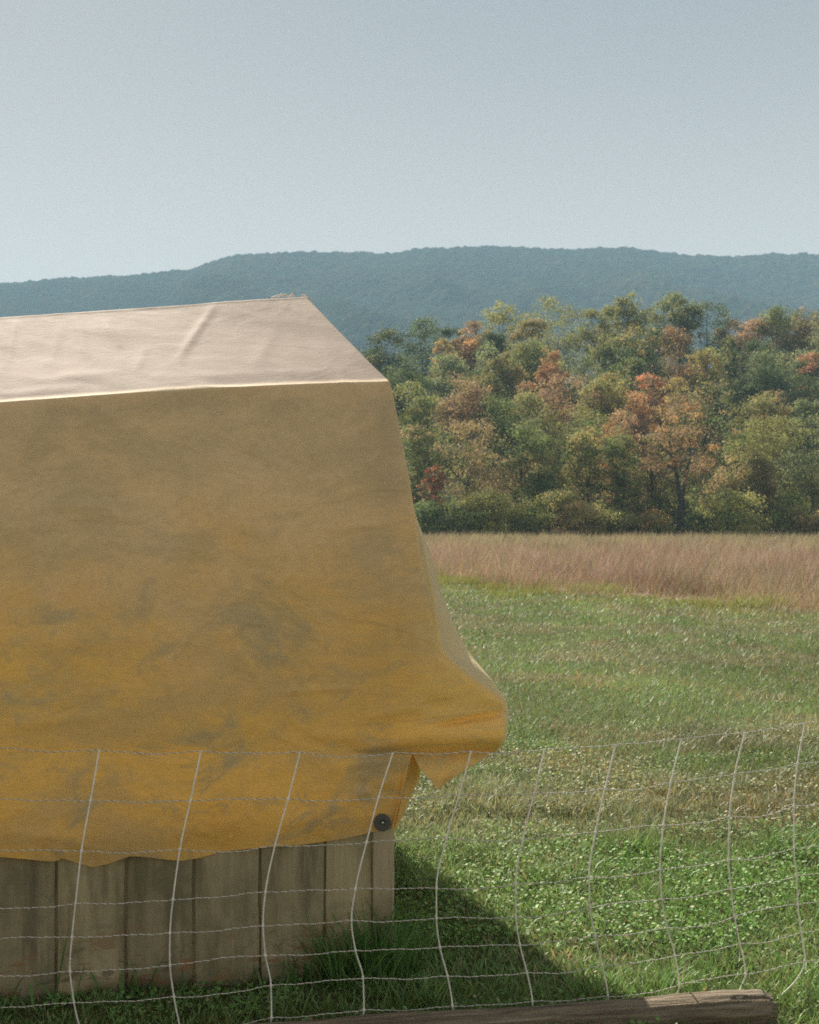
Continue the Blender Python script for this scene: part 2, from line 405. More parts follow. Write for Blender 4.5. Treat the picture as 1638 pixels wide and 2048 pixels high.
tone = (0.6 + 0.8 * idr) * (0.7 + 0.6 * fbm(KX / 60, KY / 90, 33, 3)); kc *= tone[..., None]
warm = (hash2(np.floor(idr * 9973), np.floor(idr * 1237), 4) < 0.14 + 0.25 * sstep(0.5, 0.7, fbm(KX / 120, KY / 120, 31)))
kc = np.where(warm[..., None], kc * np.array([1.9, 1.15, 0.8]), kc)
nr, ncl = KX.shape; i = np.arange(nr - 1)[:, None] * ncl; j = np.arange(ncl - 1)[None]
Q = np.stack([i + j, i + j + 1, i + j + 1 + ncl, i + j + ncl], -1).reshape(-1, 4)
co = link('mountain_woods', mesh_np('mountain_woods', np.stack([KX, KY, KZ], -1).reshape(-1, 3), [Q], kc.reshape(-1, 3), True), M['canopy'])
tag(co, 'hazy blue green woods covering the mountain', 'woods', kind='stuff')

# haze: one even box of air round everything
hb = Bag()
hx, hy0, hy1, hz0, hz1 = 2400.0, -80.0, 2450.0, -3.0, 420.0
HV = np.array([(-hx, hy0, hz0), (hx, hy0, hz0), (hx, hy1, hz0), (-hx, hy1, hz0), (-hx, hy0, hz1), (hx, hy0, hz1), (hx, hy1, hz1), (-hx, hy1, hz1)], float)
HF = np.array([(0, 3, 2, 1), (4, 5, 6, 7), (0, 1, 5, 4), (1, 2, 6, 5), (2, 3, 7, 6), (3, 0, 4, 7)])
hm, nt, o = new_mat('haze_air')
pv = N(nt, 'ShaderNodeVolumePrincipled', Density=0.00038); pv.inputs['Color'].default_value = (0.46, 0.75, 1.0, 1); pv.inputs['Anisotropy'].default_value = 0.0
nt.links.new(pv.outputs[0], o.inputs['Volume'])
tag(link('haze', mesh_np('haze', HV, [HF]), hm), 'pale blue haze in the air over the valley', 'haze', kind='stuff')

# ------------------------------------------------------------------ shed (a low board coop)
CO = np.array([-0.060, 4.35])                         # front right corner on the ground
U = np.array([0.979, 0.202]); U /= np.linalg.norm(U)  # along the front wall, to the right
NB = np.array([-U[1], U[0]])                          # away from the camera, along the end wall
DEEP = 2.30

def wall_pt(px, py, off=0.0):
    """the point of the front wall plane (moved off metres towards the camera) seen at a photo pixel"""
    a = (np.asarray(px, float) - CX) / F
    d = (CO @ NB - off) / (a * NB[0] + NB[1])
    return np.stack([a * d, d, EYE - (np.asarray(py, float) - HZ) / F * d], -1)

def wall_s(px, off=0.0):                              # metres to the left of the corner
    p = wall_pt(px, HZ, off); return (CO - p[..., :2]) @ U

shed = empty('shed', (CO[0], CO[1], 0.0))
tag(shed, 'low shed of grey brown vertical boards under the yellow tarp', 'shed')
SH = np.array([CO[0], CO[1], 0.0])

def roof_z(s, base): return base - 0.083 * s          # eave and ridge fall a little to the left
def board(name, origin2, dir2, nrm2, w, z0, z1, th, seed, mat):
    """upright board: origin2 its left-front corner, dir2 along the wall, nrm2 outwards; edges bevelled and a bit uneven"""
    r = np.random.default_rng(seed)
    b = min(0.004, th * 0.3); rows = 7
    zs = np.linspace(z0, z1, rows)
    prof = [(0, -b), (b, 0), (w * .5, 0.0015), (w - b, 0), (w, -b), (w, -th), (0, -th)]
    V = []
    for k, z in enumerate(zs):
        dl, dr, bow = r.normal(0, .0012), r.normal(0, .0012), r.normal(0, .0015)
        for q, (a, c) in enumerate(prof):
            e = dl if a < w * .4 else dr if a > w * .6 else 0
            zz = z + (r.normal(0, .006) if k == 0 else 0)
            p = origin2 + dir2 * (a + e) + nrm2 * (c + bow)
            V.append((p[0] - SH[0], p[1] - SH[1], zz))
    V = np.array(V); n = len(prof)
    i = np.arange(rows - 1)[:, None] * n; j = np.arange(n)[None]; k = (j + 1) % n
    Q = np.stack([i + j, i + k, i + k + n, i + j + n], -1).reshape(-1, 4)
    cap = []
    for base, flip in ((0, True), ((rows - 1) * n, False)):
        for t in range(1, n - 1):
            f = (base, base + t, base + t + 1); cap.append(f[::-1] if flip else f)
    o = link(name, mesh_np(name, V, [Q, np.array(cap)]), mat, shed)
    return o

seams = [-760, -560, -425, -290, -160, -22, 113, 252, 388, 520, 650, 747]
FRONT_N = -NB
for k in range(len(seams) - 1):
    s0, s1 = wall_s(seams[k]), wall_s(seams[k + 1])
    g = 0.0040
    o2 = CO - U * (s0 - g)
    board('board', o2, U, FRONT_N, (s0 - s1) - 2 * g, -0.03, 0.565 + 0.006 * (k % 3), 0.022, 100 + k, M['board'])
    board('batten', CO - U * (s1 + 0.03) - FRONT_N * 0.0150, U, FRONT_N, 0.06, -0.02, 0.56, 0.012, 700 + k, M['board'])
sp0 = wall_s(745)
board('corner_post', CO - U * sp0 + FRONT_N * 0.016, U, FRONT_N, sp0 + 0.002, -0.03, 2.06, 0.075, 55, M['post'])
for k in range(8):                                    # end wall boards
    w = (DEEP - 0.07) / 8
    board('board', CO + NB * (0.066 + k * w), NB, U, w - 0.008, -0.03, 0.56, 0.022, 300 + k, M['board'])
LEN = wall_s(-760)
for k in range(8):                                    # back wall boards
    w = LEN / 8
    board('board', CO + NB * DEEP - U * (k * w), -U, NB, w - 0.008, -0.03, 0.45, 0.022, 400 + k, M['board'])
for k in range(8):                                    # far left end wall
    w = (DEEP - 0.07) / 8
    board('board', CO - U * LEN + NB * (DEEP - k * w), -NB, -U, w - 0.008, -0.03, 0.50, 0.022, 500 + k, M['board'])
def beam(name, a, b, r):
    V, Q = tube([np.array(a) - SH, np.array(a) * .5 + np.array(b) * .5 - SH, np.array(b) - SH], r, 8)
    link(name, mesh_np(name, V, [Q], None, True), M['post'], shed)

# ------------------------------------------------------------------ tarp
EAVE = np.array([(-900, 872), (-300, 826), (0, 808), (60, 808), (110, 806), (140, 800), (175, 793), (330, 786), (520, 775), (700, 768), (778, 765)], float)
ridge_end = at(611, 594, 5.15)
def ridge_pt(s):                                      # s metres left of the ridge end
    return ridge_end + np.array([-U[0] * s, -U[1] * s, -0.104 * s])
def stick(a, b, r=0.022): beam('frame_pole', a, b, r)
for s_ in (0.06, LEN - .06):                            # light pole frame that carries the cloth
    for f_ in (0.06, DEEP - .06):
        q_ = CO - U * s_ + NB * f_; stick((q_[0], q_[1], 0.0), (q_[0], q_[1], roof_z(s_, 2.06)))
for f_ in (0.03, DEEP - .02):
    a_ = CO - U * .03 + NB * f_; b_ = CO - U * (LEN - .02) + NB * f_
    stick((a_[0], a_[1], roof_z(.03, 2.06)), (b_[0], b_[1], roof_z(LEN, 2.06)))
beam('ridge_beam', ridge_pt(0.05) - [0, 0, .06], ridge_pt(2.2) - [0, 0, .06], 0.04)

def pchip(xk, Y, x):
    """monotone cubic through rows of Y (k, ...) at knots xk, sampled at x"""
    xk = np.asarray(xk, float); h = np.diff(xk); sh = (len(h),) + (1,) * (Y.ndim - 1)
    dl = np.diff(Y, axis=0) / h.reshape(sh)
    m = np.zeros_like(Y)
    w1 = (2 * h[1:] + h[:-1]).reshape((-1,) + (1,) * (Y.ndim - 1)); w2 = (h[1:] + 2 * h[:-1]).reshape((-1,) + (1,) * (Y.ndim - 1))
    a, b = dl[:-1], dl[1:]
    with np.errstate(divide='ignore', invalid='ignore'):
        hm_ = (w1 + w2) / (w1 / a + w2 / b)
    m[1:-1] = np.where(a * b > 0, hm_, 0); m[0] = dl[0]; m[-1] = dl[-1]
    m = np.nan_to_num(m)
    k = np.clip(np.searchsorted(xk, x, side='right') - 1, 0, len(h) - 1)
    t = (x - xk[k]) / h[k]; tt = t.reshape((-1,) + (1,) * (Y.ndim - 1)); hh = h[k].reshape(tt.shape)
    return ((2 * tt**3 - 3 * tt**2 + 1) * Y[k] + (tt**3 - 2 * tt**2 + tt) * hh * m[k] + (-2 * tt**3 + 3 * tt**2) * Y[k + 1] + (tt**3 - tt**2) * hh * m[k + 1])

cols_px = [-900, -300, 0, 260, 520, 690]
def eave_y(px): return np.interp(px, EAVE[:, 0], EAVE[:, 1])
TO = 0.030                                            # cloth stands this far off the boards
rows = []                                             # each row: 11 points, left to right then round the end
def front_row(py, off, c6, K, E1, E2, E3, skew=0.0):
    pts = [wall_pt(px, py + skew * (778 - px) / 778, off + (0.02 if px < -200 else 0)) for px in cols_px]
    pts += [np.array(q) for q in (c6, K, E1, E2, E3)]
    return np.array(pts)
def end_pt(f, z, out=0.0):                            # on the end wall plane, f metres back from the corner, out metres outwards
    p = CO + NB * f + U * out; return np.array([p[0], p[1], z])
eave_c6 = wall_pt(758, 766.5, TO + .006); eave_K = wall_pt(779, 766, TO)
back_e = end_pt(DEEP + .04, 2.10, .03)
# back drop, back eave
bk_hem = np.array([*[np.r_[(CO - U * wall_s(px) + NB * (DEEP + .10)), 0.85] for px in cols_px], end_pt(DEEP + .1, .8, -.1), end_pt(DEEP + .10, .78, .0), end_pt(DEEP + .08, .78, .05), end_pt(DEEP + .05, .77, .12), end_pt(DEEP, .76, .16)])
bk_eave = np.array([*[np.r_[(CO - U * wall_s(px) + NB * (DEEP + .04)), roof_z(wall_s(px), 2.10)] for px in cols_px], end_pt(DEEP + .04, 2.10, -.08), end_pt(DEEP + .04, 2.1, -.03), end_pt(DEEP + .035, 2.1, 0.0), end_pt(DEEP + .03, 2.1, .015), end_pt(DEEP + .02, 2.1, .02)])
rd = [ridge_pt(max(0.0, wall_s(px) - 0.18 + (0.0 if px < 400 else -0.0))) for px in cols_px[:-1]]
rd = [ridge_pt(s) for s in (2.50, 1.62, 1.21, 0.80, 0.39, 0.13)] + [ridge_pt(0.03), ridge_pt(0.0), ridge_pt(-.012) - [0, -.005, .012], ridge_pt(-.016) - [0, -.012, .02], ridge_pt(-.016) - [0, -.02, .02]]
rd = np.array(rd)
ev = np.array([wall_pt(px, eave_y(px), TO) for px in cols_px] + [eave_c6, eave_K, end_pt(.45, 2.105, .015), end_pt(1.3, 2.11, .02), end_pt(DEEP, 2.10, .02)])
ev_up = ev.copy(); ev_up[:, :] = ev * 0.955 + rd * 0.045; ev_up[:, 2] += 0.0005
ev_dn = ev.copy(); ev_dn[:, 2] -= 0.05
ev_dn[6] = wall_pt(762, 792, TO + .004); ev_dn[7] = wall_pt(784, 792, TO)
mid_roof = rd * .5 + ev * .5; mid_roof[:6, 2] -= 0.004
rd_up = rd * .97 + ev * .03
F_rows = [
 front_row(900, TO + .004, wall_pt(781, 900, TO + .01), wall_pt(803, 900, TO + .004), at(796, 905, 4.76), end_pt(1.3, 1.62, .06), end_pt(DEEP, 1.6, .05), 20),
 front_row(1000, TO + .010, wall_pt(796, 1000, TO + .016), wall_pt(821, 1000, TO + .01), at(820, 1000, 4.78), end_pt(1.3, 1.36, .05), end_pt(DEEP, 1.35, .09), 16),
 front_row(1100, TO + .016, wall_pt(808, 1100, TO + .022), wall_pt(836, 1100, TO + .012), at(856, 1100, 4.80), end_pt(1.3, 1.16, .05), end_pt(DEEP, 1.15, .12), 12),
 front_row(1200, TO + .020, wall_pt(818, 1200, TO + .026), at(849, 1200, 4.345), at(888, 1200, 4.81), end_pt(1.3, 1.00, .08), end_pt(DEEP, 1.0, .15), 8),
 front_row(1300, TO + .022, wall_pt(826, 1300, TO + .030), at(862, 1302, 4.36), at(931, 1296, 4.82), end_pt(1.3, .90, .14), end_pt(DEEP, .9, .17), 6),
 front_row(1385, TO + .022, wall_pt(834, 1385, TO + .038), at(925, 1366, 4.46), at(992, 1376, 4.82), end_pt(1.3, .84, .24), end_pt(DEEP, .83, .18), 3),
 front_row(1440, TO + .018, wall_pt(838, 1440, TO + .040), at(1001, 1418, 4.64), at(1016, 1425, 4.80), end_pt(1.3, .80, .33), end_pt(DEEP, .79, .18), 0),
 front_row(1475, TO + .014, wall_pt(832, 1474, TO + .055), at(1001, 1470, 4.57), at(1011, 1474, 4.78), end_pt(1.3, .765, .38), end_pt(DEEP, .77, .18), 0),
 front_row(1505, TO + .010, wall_pt(822, 1506, TO + .004), at(988, 1501, 4.74), at(1002, 1494, 4.77), end_pt(1.3, .75, .37), end_pt(DEEP, .76, .17), 0),
]
G = np.array([bk_hem, bk_eave, rd_up * 0 + (bk_eave * .05 + rd * .95), rd, rd_up, mid_roof, ev_up, ev, ev_dn] + F_rows)
G[2][:, 2] -= 0.0
E1b = G[:, 8] * .75 + G[:, 9] * .25; E1b[9:] = G[9:, 8] + np.array([-.060, .13, -.012])
G = np.concatenate([G[:, :9], E1b[:, None], G[:, 9:]], axis=1)
nR, nC = G.shape[:2]
rk = np.r_[0, np.cumsum(np.linalg.norm(np.diff(G[:, 2:8], axis=0), axis=2).mean(1))]
ck = np.r_[0, np.cumsum(np.linalg.norm(np.diff(G[7:12], axis=1), axis=2).mean(0))]
def dense(kn, counts):
    return np.concatenate([np.linspace(kn[q], kn[q + 1], counts[q], endpoint=False) for q in range(len(kn) - 1)] + [[kn[-1]]])
rs = dense(rk, [10, 24, 4, 4, 34, 34, 6, 6, 20, 24, 24, 24, 24, 22, 16, 12, 14][:nR - 1])
cs = dense(ck, [20, 22, 36, 36, 26, 14, 10, 26, 10, 20, 20])
S = pchip(rk, G, rs)                                   # (rows, nC, 3)
S = pchip(ck, S.transpose(1, 0, 2), cs).transpose(1, 0, 2)
PX, PY = proj(S)
eave_row = np.searchsorted(rs, rk[7]); K_col = np.searchsorted(cs, ck[7]); c6_col = np.searchsorted(cs, ck[6])
Nrm = np.cross(np.gradient(S, axis=1), np.gradient(S, axis=0)); Nrm /= np.linalg.norm(Nrm, axis=2)[..., None] + 1e-9
flipn = np.sign((Nrm * (np.array([0, 0, 1.6]) - S)).sum(-1)); 
cu = -(cs[None] - ck[7]) + 0 * PX; cv = (rs[:, None] - rk[7]) + 0 * PX

def crease(PX, PY, x0, y0, x1, y1, amp, wid, asym=0.0):
    dx, dy = x1 - x0, y1 - y0; L = math.hypot(dx, dy)
    t = ((PX - x0) * dx + (PY - y0) * dy) / L / L; s = ((PX - x0) * dy - (PY - y0) * dx) / L
    end = np.sin(np.pi * np.clip(t, 0, 1)) ** 0.6
    prof = np.exp(-(s / wid) ** 2) * (1 + asym * np.tanh(s / wid * 2))
    return amp * prof * np.where((t > 0) & (t < 1), end, 0)

front = np.clip((np.arange(len(rs))[:, None] - eave_row) / 10.0, 0, 1) * np.ones_like(PX)
roofm = ((np.arange(len(rs))[:, None] < eave_row - 2) & (rs[:, None] > rk[3])) * np.ones_like(PX)
D = (fbm(cu * 2.2, cv * 1.7, 41, 4) - 0.5) * 0.030 * front + (fbm(cu * 9, cv * 5, 43, 3) - 0.5) * 0.006 * front
D += (fbm(cu * 3.0 + cv * 1.2, cv * 2.0, 44, 4) - 0.5) * 0.012 * roofm + (fbm(cu * 11, cv * 6, 45, 3) - 0.5) * 0.0025 * roofm
for a in [(432, 602, 350, 722, .016, 9, .6), (150, 620, 178, 720, .010, 10, -.5), (205, 640, 240, 700, .012, 8, .5), (28, 640, 8, 740, .014, 9, .4), (120, 645, 95, 735, .010, 10, .4),
          (560, 640, 500, 740, .006, 14, .3), (290, 690, 270, 745, .007, 8, .3), (60, 760, 250, 745, .010, 9, 0), (0, 790, 160, 775, .010, 8, 0), (300, 755, 700, 742, .006, 8, 0), (-200, 650, -260, 780, .015, 12, .4)]:
    D += 0.32 * crease(PX, PY, *a) * roofm
for a in [(845, 1405, 905, 1416, -.020, 12, 0), (862, 1458, 1012, 1427, -.026, 7, .8), (848, 1412, 880, 1470, -.010, 7, .6), (940, 1390, 1005, 1415, .008, 7, .5), (858, 1310, 985, 1404, .010, 6, .4), (730, 1440, 850, 1410, .008, 14, .4), (700, 1500, 830, 1478, .010, 12, .3), (520, 1480, 760, 1470, .006, 14, 0),
          (330, 1310, 345, 1420, .006, 10, .4), (395, 1255, 330, 1345, .006, 9, .3), (450, 1265, 525, 1380, .007, 8, .5), (540, 1385, 720, 1375, .006, 7, 0), (640, 1060, 800, 1045, .006, 9, 0),
          (796, 1230, 790, 1300, -.010, 6, .5), (0, 1450, 220, 1430, .008, 14, 0), (100, 1000, 300, 1040, .006, 22, 0), (620, 1210, 560, 1330, .006, 16, .4), (0, 1290, 330, 1270, .008, 26, 0), (850, 1150, 870, 1320, .006, 10, 0)]:
    D += crease(PX, PY, *a) * front
pin = np.ones_like(PX); pin[:, K_col + 6:] *= 0.5
S = S + Nrm * (flipn * D * pin)[..., None]
nr, ncl = PX.shape; i = np.arange(nr - 1)[:, None] * ncl; j = np.arange(ncl - 1)[None]
Q = np.stack([i + j, i + ncl + j, i + j + 1 + ncl, i + j + 1], -1).reshape(-1, 4)
endm = sstep(K_col, K_col + 8, np.arange(ncl))[None] * np.ones_like(PX)
cloth = np.stack([cu, cv, endm], -1).reshape(-1, 3)
tarp_base = np.array([-0.75, 4.2, 0.5])
tarp = empty('tarp', tarp_base)
tag(tarp, 'large stained ochre canvas tarp draped over the shed, pale on top', 'tarp')
to = link('canvas_sheet', mesh_np('canvas_sheet', S.reshape(-1, 3) - tarp_base, [Q], None, True, cloth), M['tarp'], tarp)
# lower strip of the front drop, hanging to the wavy hem
HEM = np.array([(-900, 1745), (-300, 1730), (0, 1714), (60, 1719), (100, 1723), (116, 1722), (119, 1715), (185, 1735), (215, 1728), (262, 1712), (300, 1715), (360, 1722), (400, 1716), (440, 1704), (500, 1697), (600, 1690), (690, 1677), (745, 1664), (790, 1657)], float)
top = S[-1, :c6_col + 1]; tpx, tpy = proj(top)
nv = 26; tv = np.linspace(0, 1, nv)[:, None]
endx = tpx.copy(); shift = sstep(690, 822, tpx); endx = tpx - shift * 36 * np.clip((tpx - 690) / 132, 0, 1)
LX = tpx[None] * (1 - tv) + endx[None] * tv
hemy = np.interp(LX, HEM[:, 0], HEM[:, 1])
LY = tpy[None] + (hemy - tpy[None]) * tv
offs = np.array([(CO @ NB) - (p[:2] @ NB) for p in top])[None] * (1 - tv) + tv * (0.016 + 0.012 * np.sin(LX / 37.0) * sstep(700, 600, LX) + 0.010 * sstep(460, 100, LX))
offs += 0.012 * np.sin(np.pi * tv) * sstep(800, 640, LX)
lu = cu[-1, :c6_col + 1][None] * np.ones_like(LX); lv = cv[-1, :c6_col + 1][None] + tv * (hemy - tpy[None]) / F * 4.3
offs += (fbm(lu * 5, lv * 6, 47, 4) - 0.5) * 0.020 * np.sin(np.pi * np.clip(tv * .75, 0, 1)) 
for a in [(640, 1545, 790, 1520, .010, 10, .4), (690, 1610, 790, 1555, .010, 9, .4), (560, 1650, 700, 1610, .007, 12, 0), (0, 1660, 200, 1690, .008, 10, 0), (116, 1690, 120, 1722, .012, 6, .8), (300, 1600, 420, 1640, .006, 16, 0), (700, 1560, 795, 1590, -.010, 9, 0)]:
    offs += crease(LX, LY, *a)
LS = wall_pt(LX, LY, np.maximum(offs, 0.006))
def grid_quads(nr, nc):
    i = np.arange(nr - 1)[:, None] * nc; j = np.arange(nc - 1)[None]
    return np.stack([i + j, i + nc + j, i + j + 1 + nc, i + j + 1], -1).reshape(-1, 4)
link('hem_strip', mesh_np('hem_strip', LS.reshape(-1, 3) - tarp_base, [grid_quads(*LX.shape)], None, True, np.stack([lu, lv, 0 * lu], -1).reshape(-1, 3)), M['tarp'], tarp)

def patch(name, ctrl, nu, nv_, uv0, wob=0.0, seed=1, label=None):
    ctrl = np.array(ctrl, float)
    a = np.linspace(0, 1, nv_); b = np.linspace(0, 1, nu)
    P = pchip(np.linspace(0, 1, ctrl.shape[0]), ctrl, a); P = pchip(np.linspace(0, 1, ctrl.shape[1]), P.transpose(1, 0, 2), b).transpose(1, 0, 2)
    n = np.cross(np.gradient(P, axis=1), np.gradient(P, axis=0)); n /= np.linalg.norm(n, axis=2)[..., None] + 1e-9
    uu, vv_ = np.meshgrid(b, a)
    P = P + n * ((fbm(uu * 4, vv_ * 4, seed) - .5) * wob)[..., None]
    cl = np.stack([uv0[0] - uu * .25, uv0[1] + vv_ * .18, 0 * uu], -1)
    o = link(name, mesh_np(name, P.reshape(-1, 3) - tarp_base, [grid_quads(nv_, nu)], None, True, cl.reshape(-1, 3)), M['tarp'], tarp)
    if label: o['label'] = label
    return o
# corner of the cloth hanging below the flared end
patch('corner_flap', [
    [at(822, 1500, 4.36), at(880, 1496, 4.47), at(940, 1493, 4.60), at(1001, 1490, 4.75)],
    [at(840, 1533, 4.30), at(882, 1530, 4.39), at(925, 1526, 4.48), at(962, 1520, 4.58)],
    [at(857, 1556, 4.30), at(881, 1556, 4.355), at(902, 1553, 4.41), at(920, 1547, 4.45)],
    [at(874, 1579, 4.22), at(876, 1579, 4.23), at(878, 1578, 4.24), at(880, 1577, 4.25)]], 22, 18, (-.05, 1.25), .012, 3)
# cloth tucked round the shed corner
patch('tucked_corner', [
    [at(812, 1497, 4.335), at(808, 1499, 4.42), at(817, 1497, 4.38), at(834, 1499, 4.42), at(842, 1500, 4.54)],
    [at(806, 1545, 4.315), at(799, 1550, 4.42), at(808, 1548, 4.35), at(832, 1550, 4.40), at(841, 1548, 4.55)],
    [at(799, 1590, 4.318), at(795, 1592, 4.40), at(803, 1590, 4.345), at(816, 1592, 4.38), at(823, 1593, 4.52)],
    [at(790, 1630, 4.322), at(791, 1632, 4.39), at(796, 1631, 4.345), at(802, 1632, 4.36), at(806, 1632, 4.46)],
    [at(783, 1658, 4.325), at(785, 1659, 4.37), at(787, 1659, 4.345), at(790, 1658, 4.35), at(793, 1656, 4.42)]], 26, 24, (-.02, 1.2), .006, 5)
# washer and screw that pin the hem to the corner post
def lathe(prof, n=28):
    prof = np.array(prof); ang = np.arange(n) * 2 * np.pi / n
    V = np.stack([prof[:, None, 0] * np.cos(ang), prof[:, None, 1] * np.ones(n), prof[:, None, 0] * np.sin(ang)], -1).reshape(-1, 3)
    i = np.arange(len(prof) - 1)[:, None] * n; j = np.arange(n)[None]; k = (j + 1) % n
    return V, np.stack([i + j, i + k, i + k + n, i + j + n], -1).reshape(-1, 4)
wc = wall_pt(765, 1645, 0.034)
V, Q = lathe([(0.0015, -.002), (.011, -.002), (.012, -.006), (.0145, -.0085), (.018, -.006), (.023, -.0065), (.027, -.0075), (.0300, -.0055), (.0305, 0.0), (.030, .006), (.002, .006)])
wo = link('washer', mesh_np('washer', V, [Q], None, True), M['rubber'], tarp, Vector(wc - tarp_base)); wo.rotation_euler.z = math.atan2(U[1], U[0])
wo['label'] = 'round grey rubber washer at the tarp corner'
V, Q = lathe([(0.0003, -.0085), (.003, -.008), (.0052, -.006), (.0058, -.003), (.0058, .002), (.0003, .002)], 14)
link('screw_head', mesh_np('screw_head', V, [Q], None, True), M['steel'], wo)

# scraps of frayed white cord on the ridge
def scrap(name, pts, rads, label, seed):
    r = np.random.default_rng(seed); P = np.array(pts)
    k = np.linspace(0, 1, len(P)); x = np.linspace(0, 1, 26)
    P = pchip(k, P, x); rr = pchip(k, np.array(rads)[:, None], x)[:, 0] * (0.8 + .45 * r.random(26))
    base = P.mean(0); b = Bag()
    V, Q = tube(P + r.normal(0, .0015, P.shape), rr, 8); b.add(V, [Q])
    main = link(name, b.mesh(name, True, base), M['white_cord'], None, base)
    f = Bag()
    for q in range(12):                                # loose fibres
        p = P[r.integers(0, 26)]; dv = r.normal(0, 1, 3); dv[2] = abs(dv[2]) * .5; dv /= np.linalg.norm(dv)
        V, Q = tube([p, p + dv * .004 + r.normal(0, .001, 3), p + dv * .008 + r.normal(0, .002, 3)], [.0009, .0007, .0003], 3); f.add(V, [Q])
    fo = link('fibres', f.mesh('fibres', False, base), M['white_cord'], main); fo['kind'] = 'stuff'
    tag(main, label, 'cord', 'cord scraps on the ridge')
dR = 5.185
scrap('cord_scrap', [at(540, 596, dR - .05), at(555, 592, dR - .02), at(568, 590, dR), at(578, 593, dR)], [.002, .0045, .0045, .002], 'longer scrap of frayed white cord lying on the tarp ridge', 4)
scrap('cord_scrap', [at(577, 594, dR), at(583, 591, dR), at(587, 588, dR), at(588, 594, dR)], [.002, .004, .004, .002], 'small upright tuft of white cord in the middle of the tarp ridge end', 5)
scrap('cord_scrap', [at(603, 594, dR + .02), at(609, 591, dR + .02), at(614, 593, dR + .02), at(617, 597, dR + .02)], [.002, .004, .004, .002], 'scrap of frayed white cord at the very tip of the tarp ridge', 6)

# ------------------------------------------------------------------ electric netting
NETV = {
 -1: [(-205, 1489), (-224, 1594), (-242, 1700), (-252, 1815), (-260, 1890), (-264, 1960), (-258, 2026), (-248, 2078)],
 0: [(-3, 1494), (-22, 1598), (-40, 1702), (-50, 1812), (-58, 1884), (-62, 1952), (-56, 2018), (-45, 2072)],
 1: [(199, 1499), (181, 1601), (163, 1702), (151, 1807), (144, 1875), (140, 1943), (148, 2005), (163, 2066)],
 2: [(402, 1502), (381, 1601), (360, 1698), (346, 1799), (340, 1866), (340, 1931), (348, 1994), (360, 2056)],
 3: [(600, 1504), (576, 1598), (550, 1691), (531, 1784), (526, 1851), (531, 1911), (542, 1971), (543, 2036)],
 4: [(786, 1505), (757, 1595), (733, 1685), (711, 1778), (703, 1841), (711, 1901), (726, 1956), (728, 2020)],
 5: [(942, 1503), (918, 1590), (893, 1676), (873, 1776), (873, 1836), (880, 1895), (895, 1952), (905, 2012)],
 6: [(1090, 1498), (1068, 1587), (1045, 1680), (1031, 1768), (1032, 1835), (1040, 1890), (1054, 1945), (1065, 2003)],
 7: [(1231, 1490), (1210, 1578), (1191, 1665), (1178, 1754), (1180, 1815), (1190, 1872), (1204, 1930), (1216, 1992)],
 8: [(1363, 1478), (1342, 1564), (1327, 1650), (1320, 1739), (1324, 1799), (1334, 1855), (1350, 1911), (1358, 1970)],
 9: [(1490, 1465), (1470, 1547), (1459, 1633), (1457, 1720), (1462, 1777), (1469, 1833), (1480, 1888), (1491, 1948)],
 10: [(1610, 1447), (1595, 1528), (1588, 1612), (1588, 1696), (1593, 1752), (1596, 1809), (1602, 1865), (1610, 1922)],
 11: [(1728, 1425), (1716, 1504), (1710, 1589), (1711, 1672), (1716, 1729), (1719, 1786), (1725, 1841), (1731, 1898)],
 12: [(1842, 1401), (1830, 1480), (1824, 1566), (1826, 1648), (1830, 1705), (1834, 1762), (1838, 1817), (1843, 1874)],
}
TAIL = {8: [(1354, 1990)], 9: [(1484, 1970), (1477, 1988)], 10: [(1596, 1955), (1555, 1998)], 11: [(1729, 1950)], 12: [(1842, 1930)], 1: [(168, 2082)], 2: [(363, 2074)], 3: [(536, 2060)], 4: [(722, 2042)], 5: [(906, 2030)], 6: [(1066, 2022)], 7: [(1217, 2014)], 0: [(-40, 2084)], -1: [(-244, 2092)]}
DEP = {-1: 3.75, 0: 3.745, 1: 3.74, 2: 3.745, 3: 3.75, 4: 3.77, 5: 3.81, 6: 3.85, 7: 3.90, 8: 3.95, 9: 4.01, 10: 4.07, 11: 4.14, 12: 4.22}
bulge = np.array([0, -.02, -.035, -.04, -.03, -.01, .01, .02])
net = empty('electric_netting', tuple(at(819, 2045, 3.78) * [1, 1, 0]))
NB0 = np.array(net.location)
tag(net, 'white electric sheep netting strung slackly across the foreground', 'netting')
pts_net = {}
for k, pl in NETV.items():
    pts_net[k] = np.array([at(px, py, DEP[k] + bulge[q]) for q, (px, py) in enumerate(pl)])
for k in sorted(pts_net):
    P = pts_net[k]; tl = [at(px, py, DEP[k] + .02 - .01 * q) for q, (px, py) in enumerate(TAIL.get(k, []))]
    A = np.array(list(P) + tl); A[:, 2] = np.maximum(A[:, 2], 0.012)
    kn = np.r_[0, np.cumsum(np.linalg.norm(np.diff(A, axis=0), axis=1))]
    x = np.unique(np.concatenate([np.linspace(0, kn[-1], 70), kn[:8], kn[:8] + .004, np.maximum(kn[:8] - .004, 0), kn[:8] + .008, np.maximum(kn[:8] - .008, 0)]))
    Pf = pchip(kn, A, x)
    r = 0.0025 + 0.0018 * np.exp(-(np.abs(x[:, None] - kn[None, :8]).min(1) / .0055) ** 2)
    V, Q = tube(Pf, r, 7)
    link('strut', mesh_np('strut', V - NB0, [Q], None, True), M['strut'], net)
ks = sorted(pts_net)
rngw = np.random.default_rng(8)
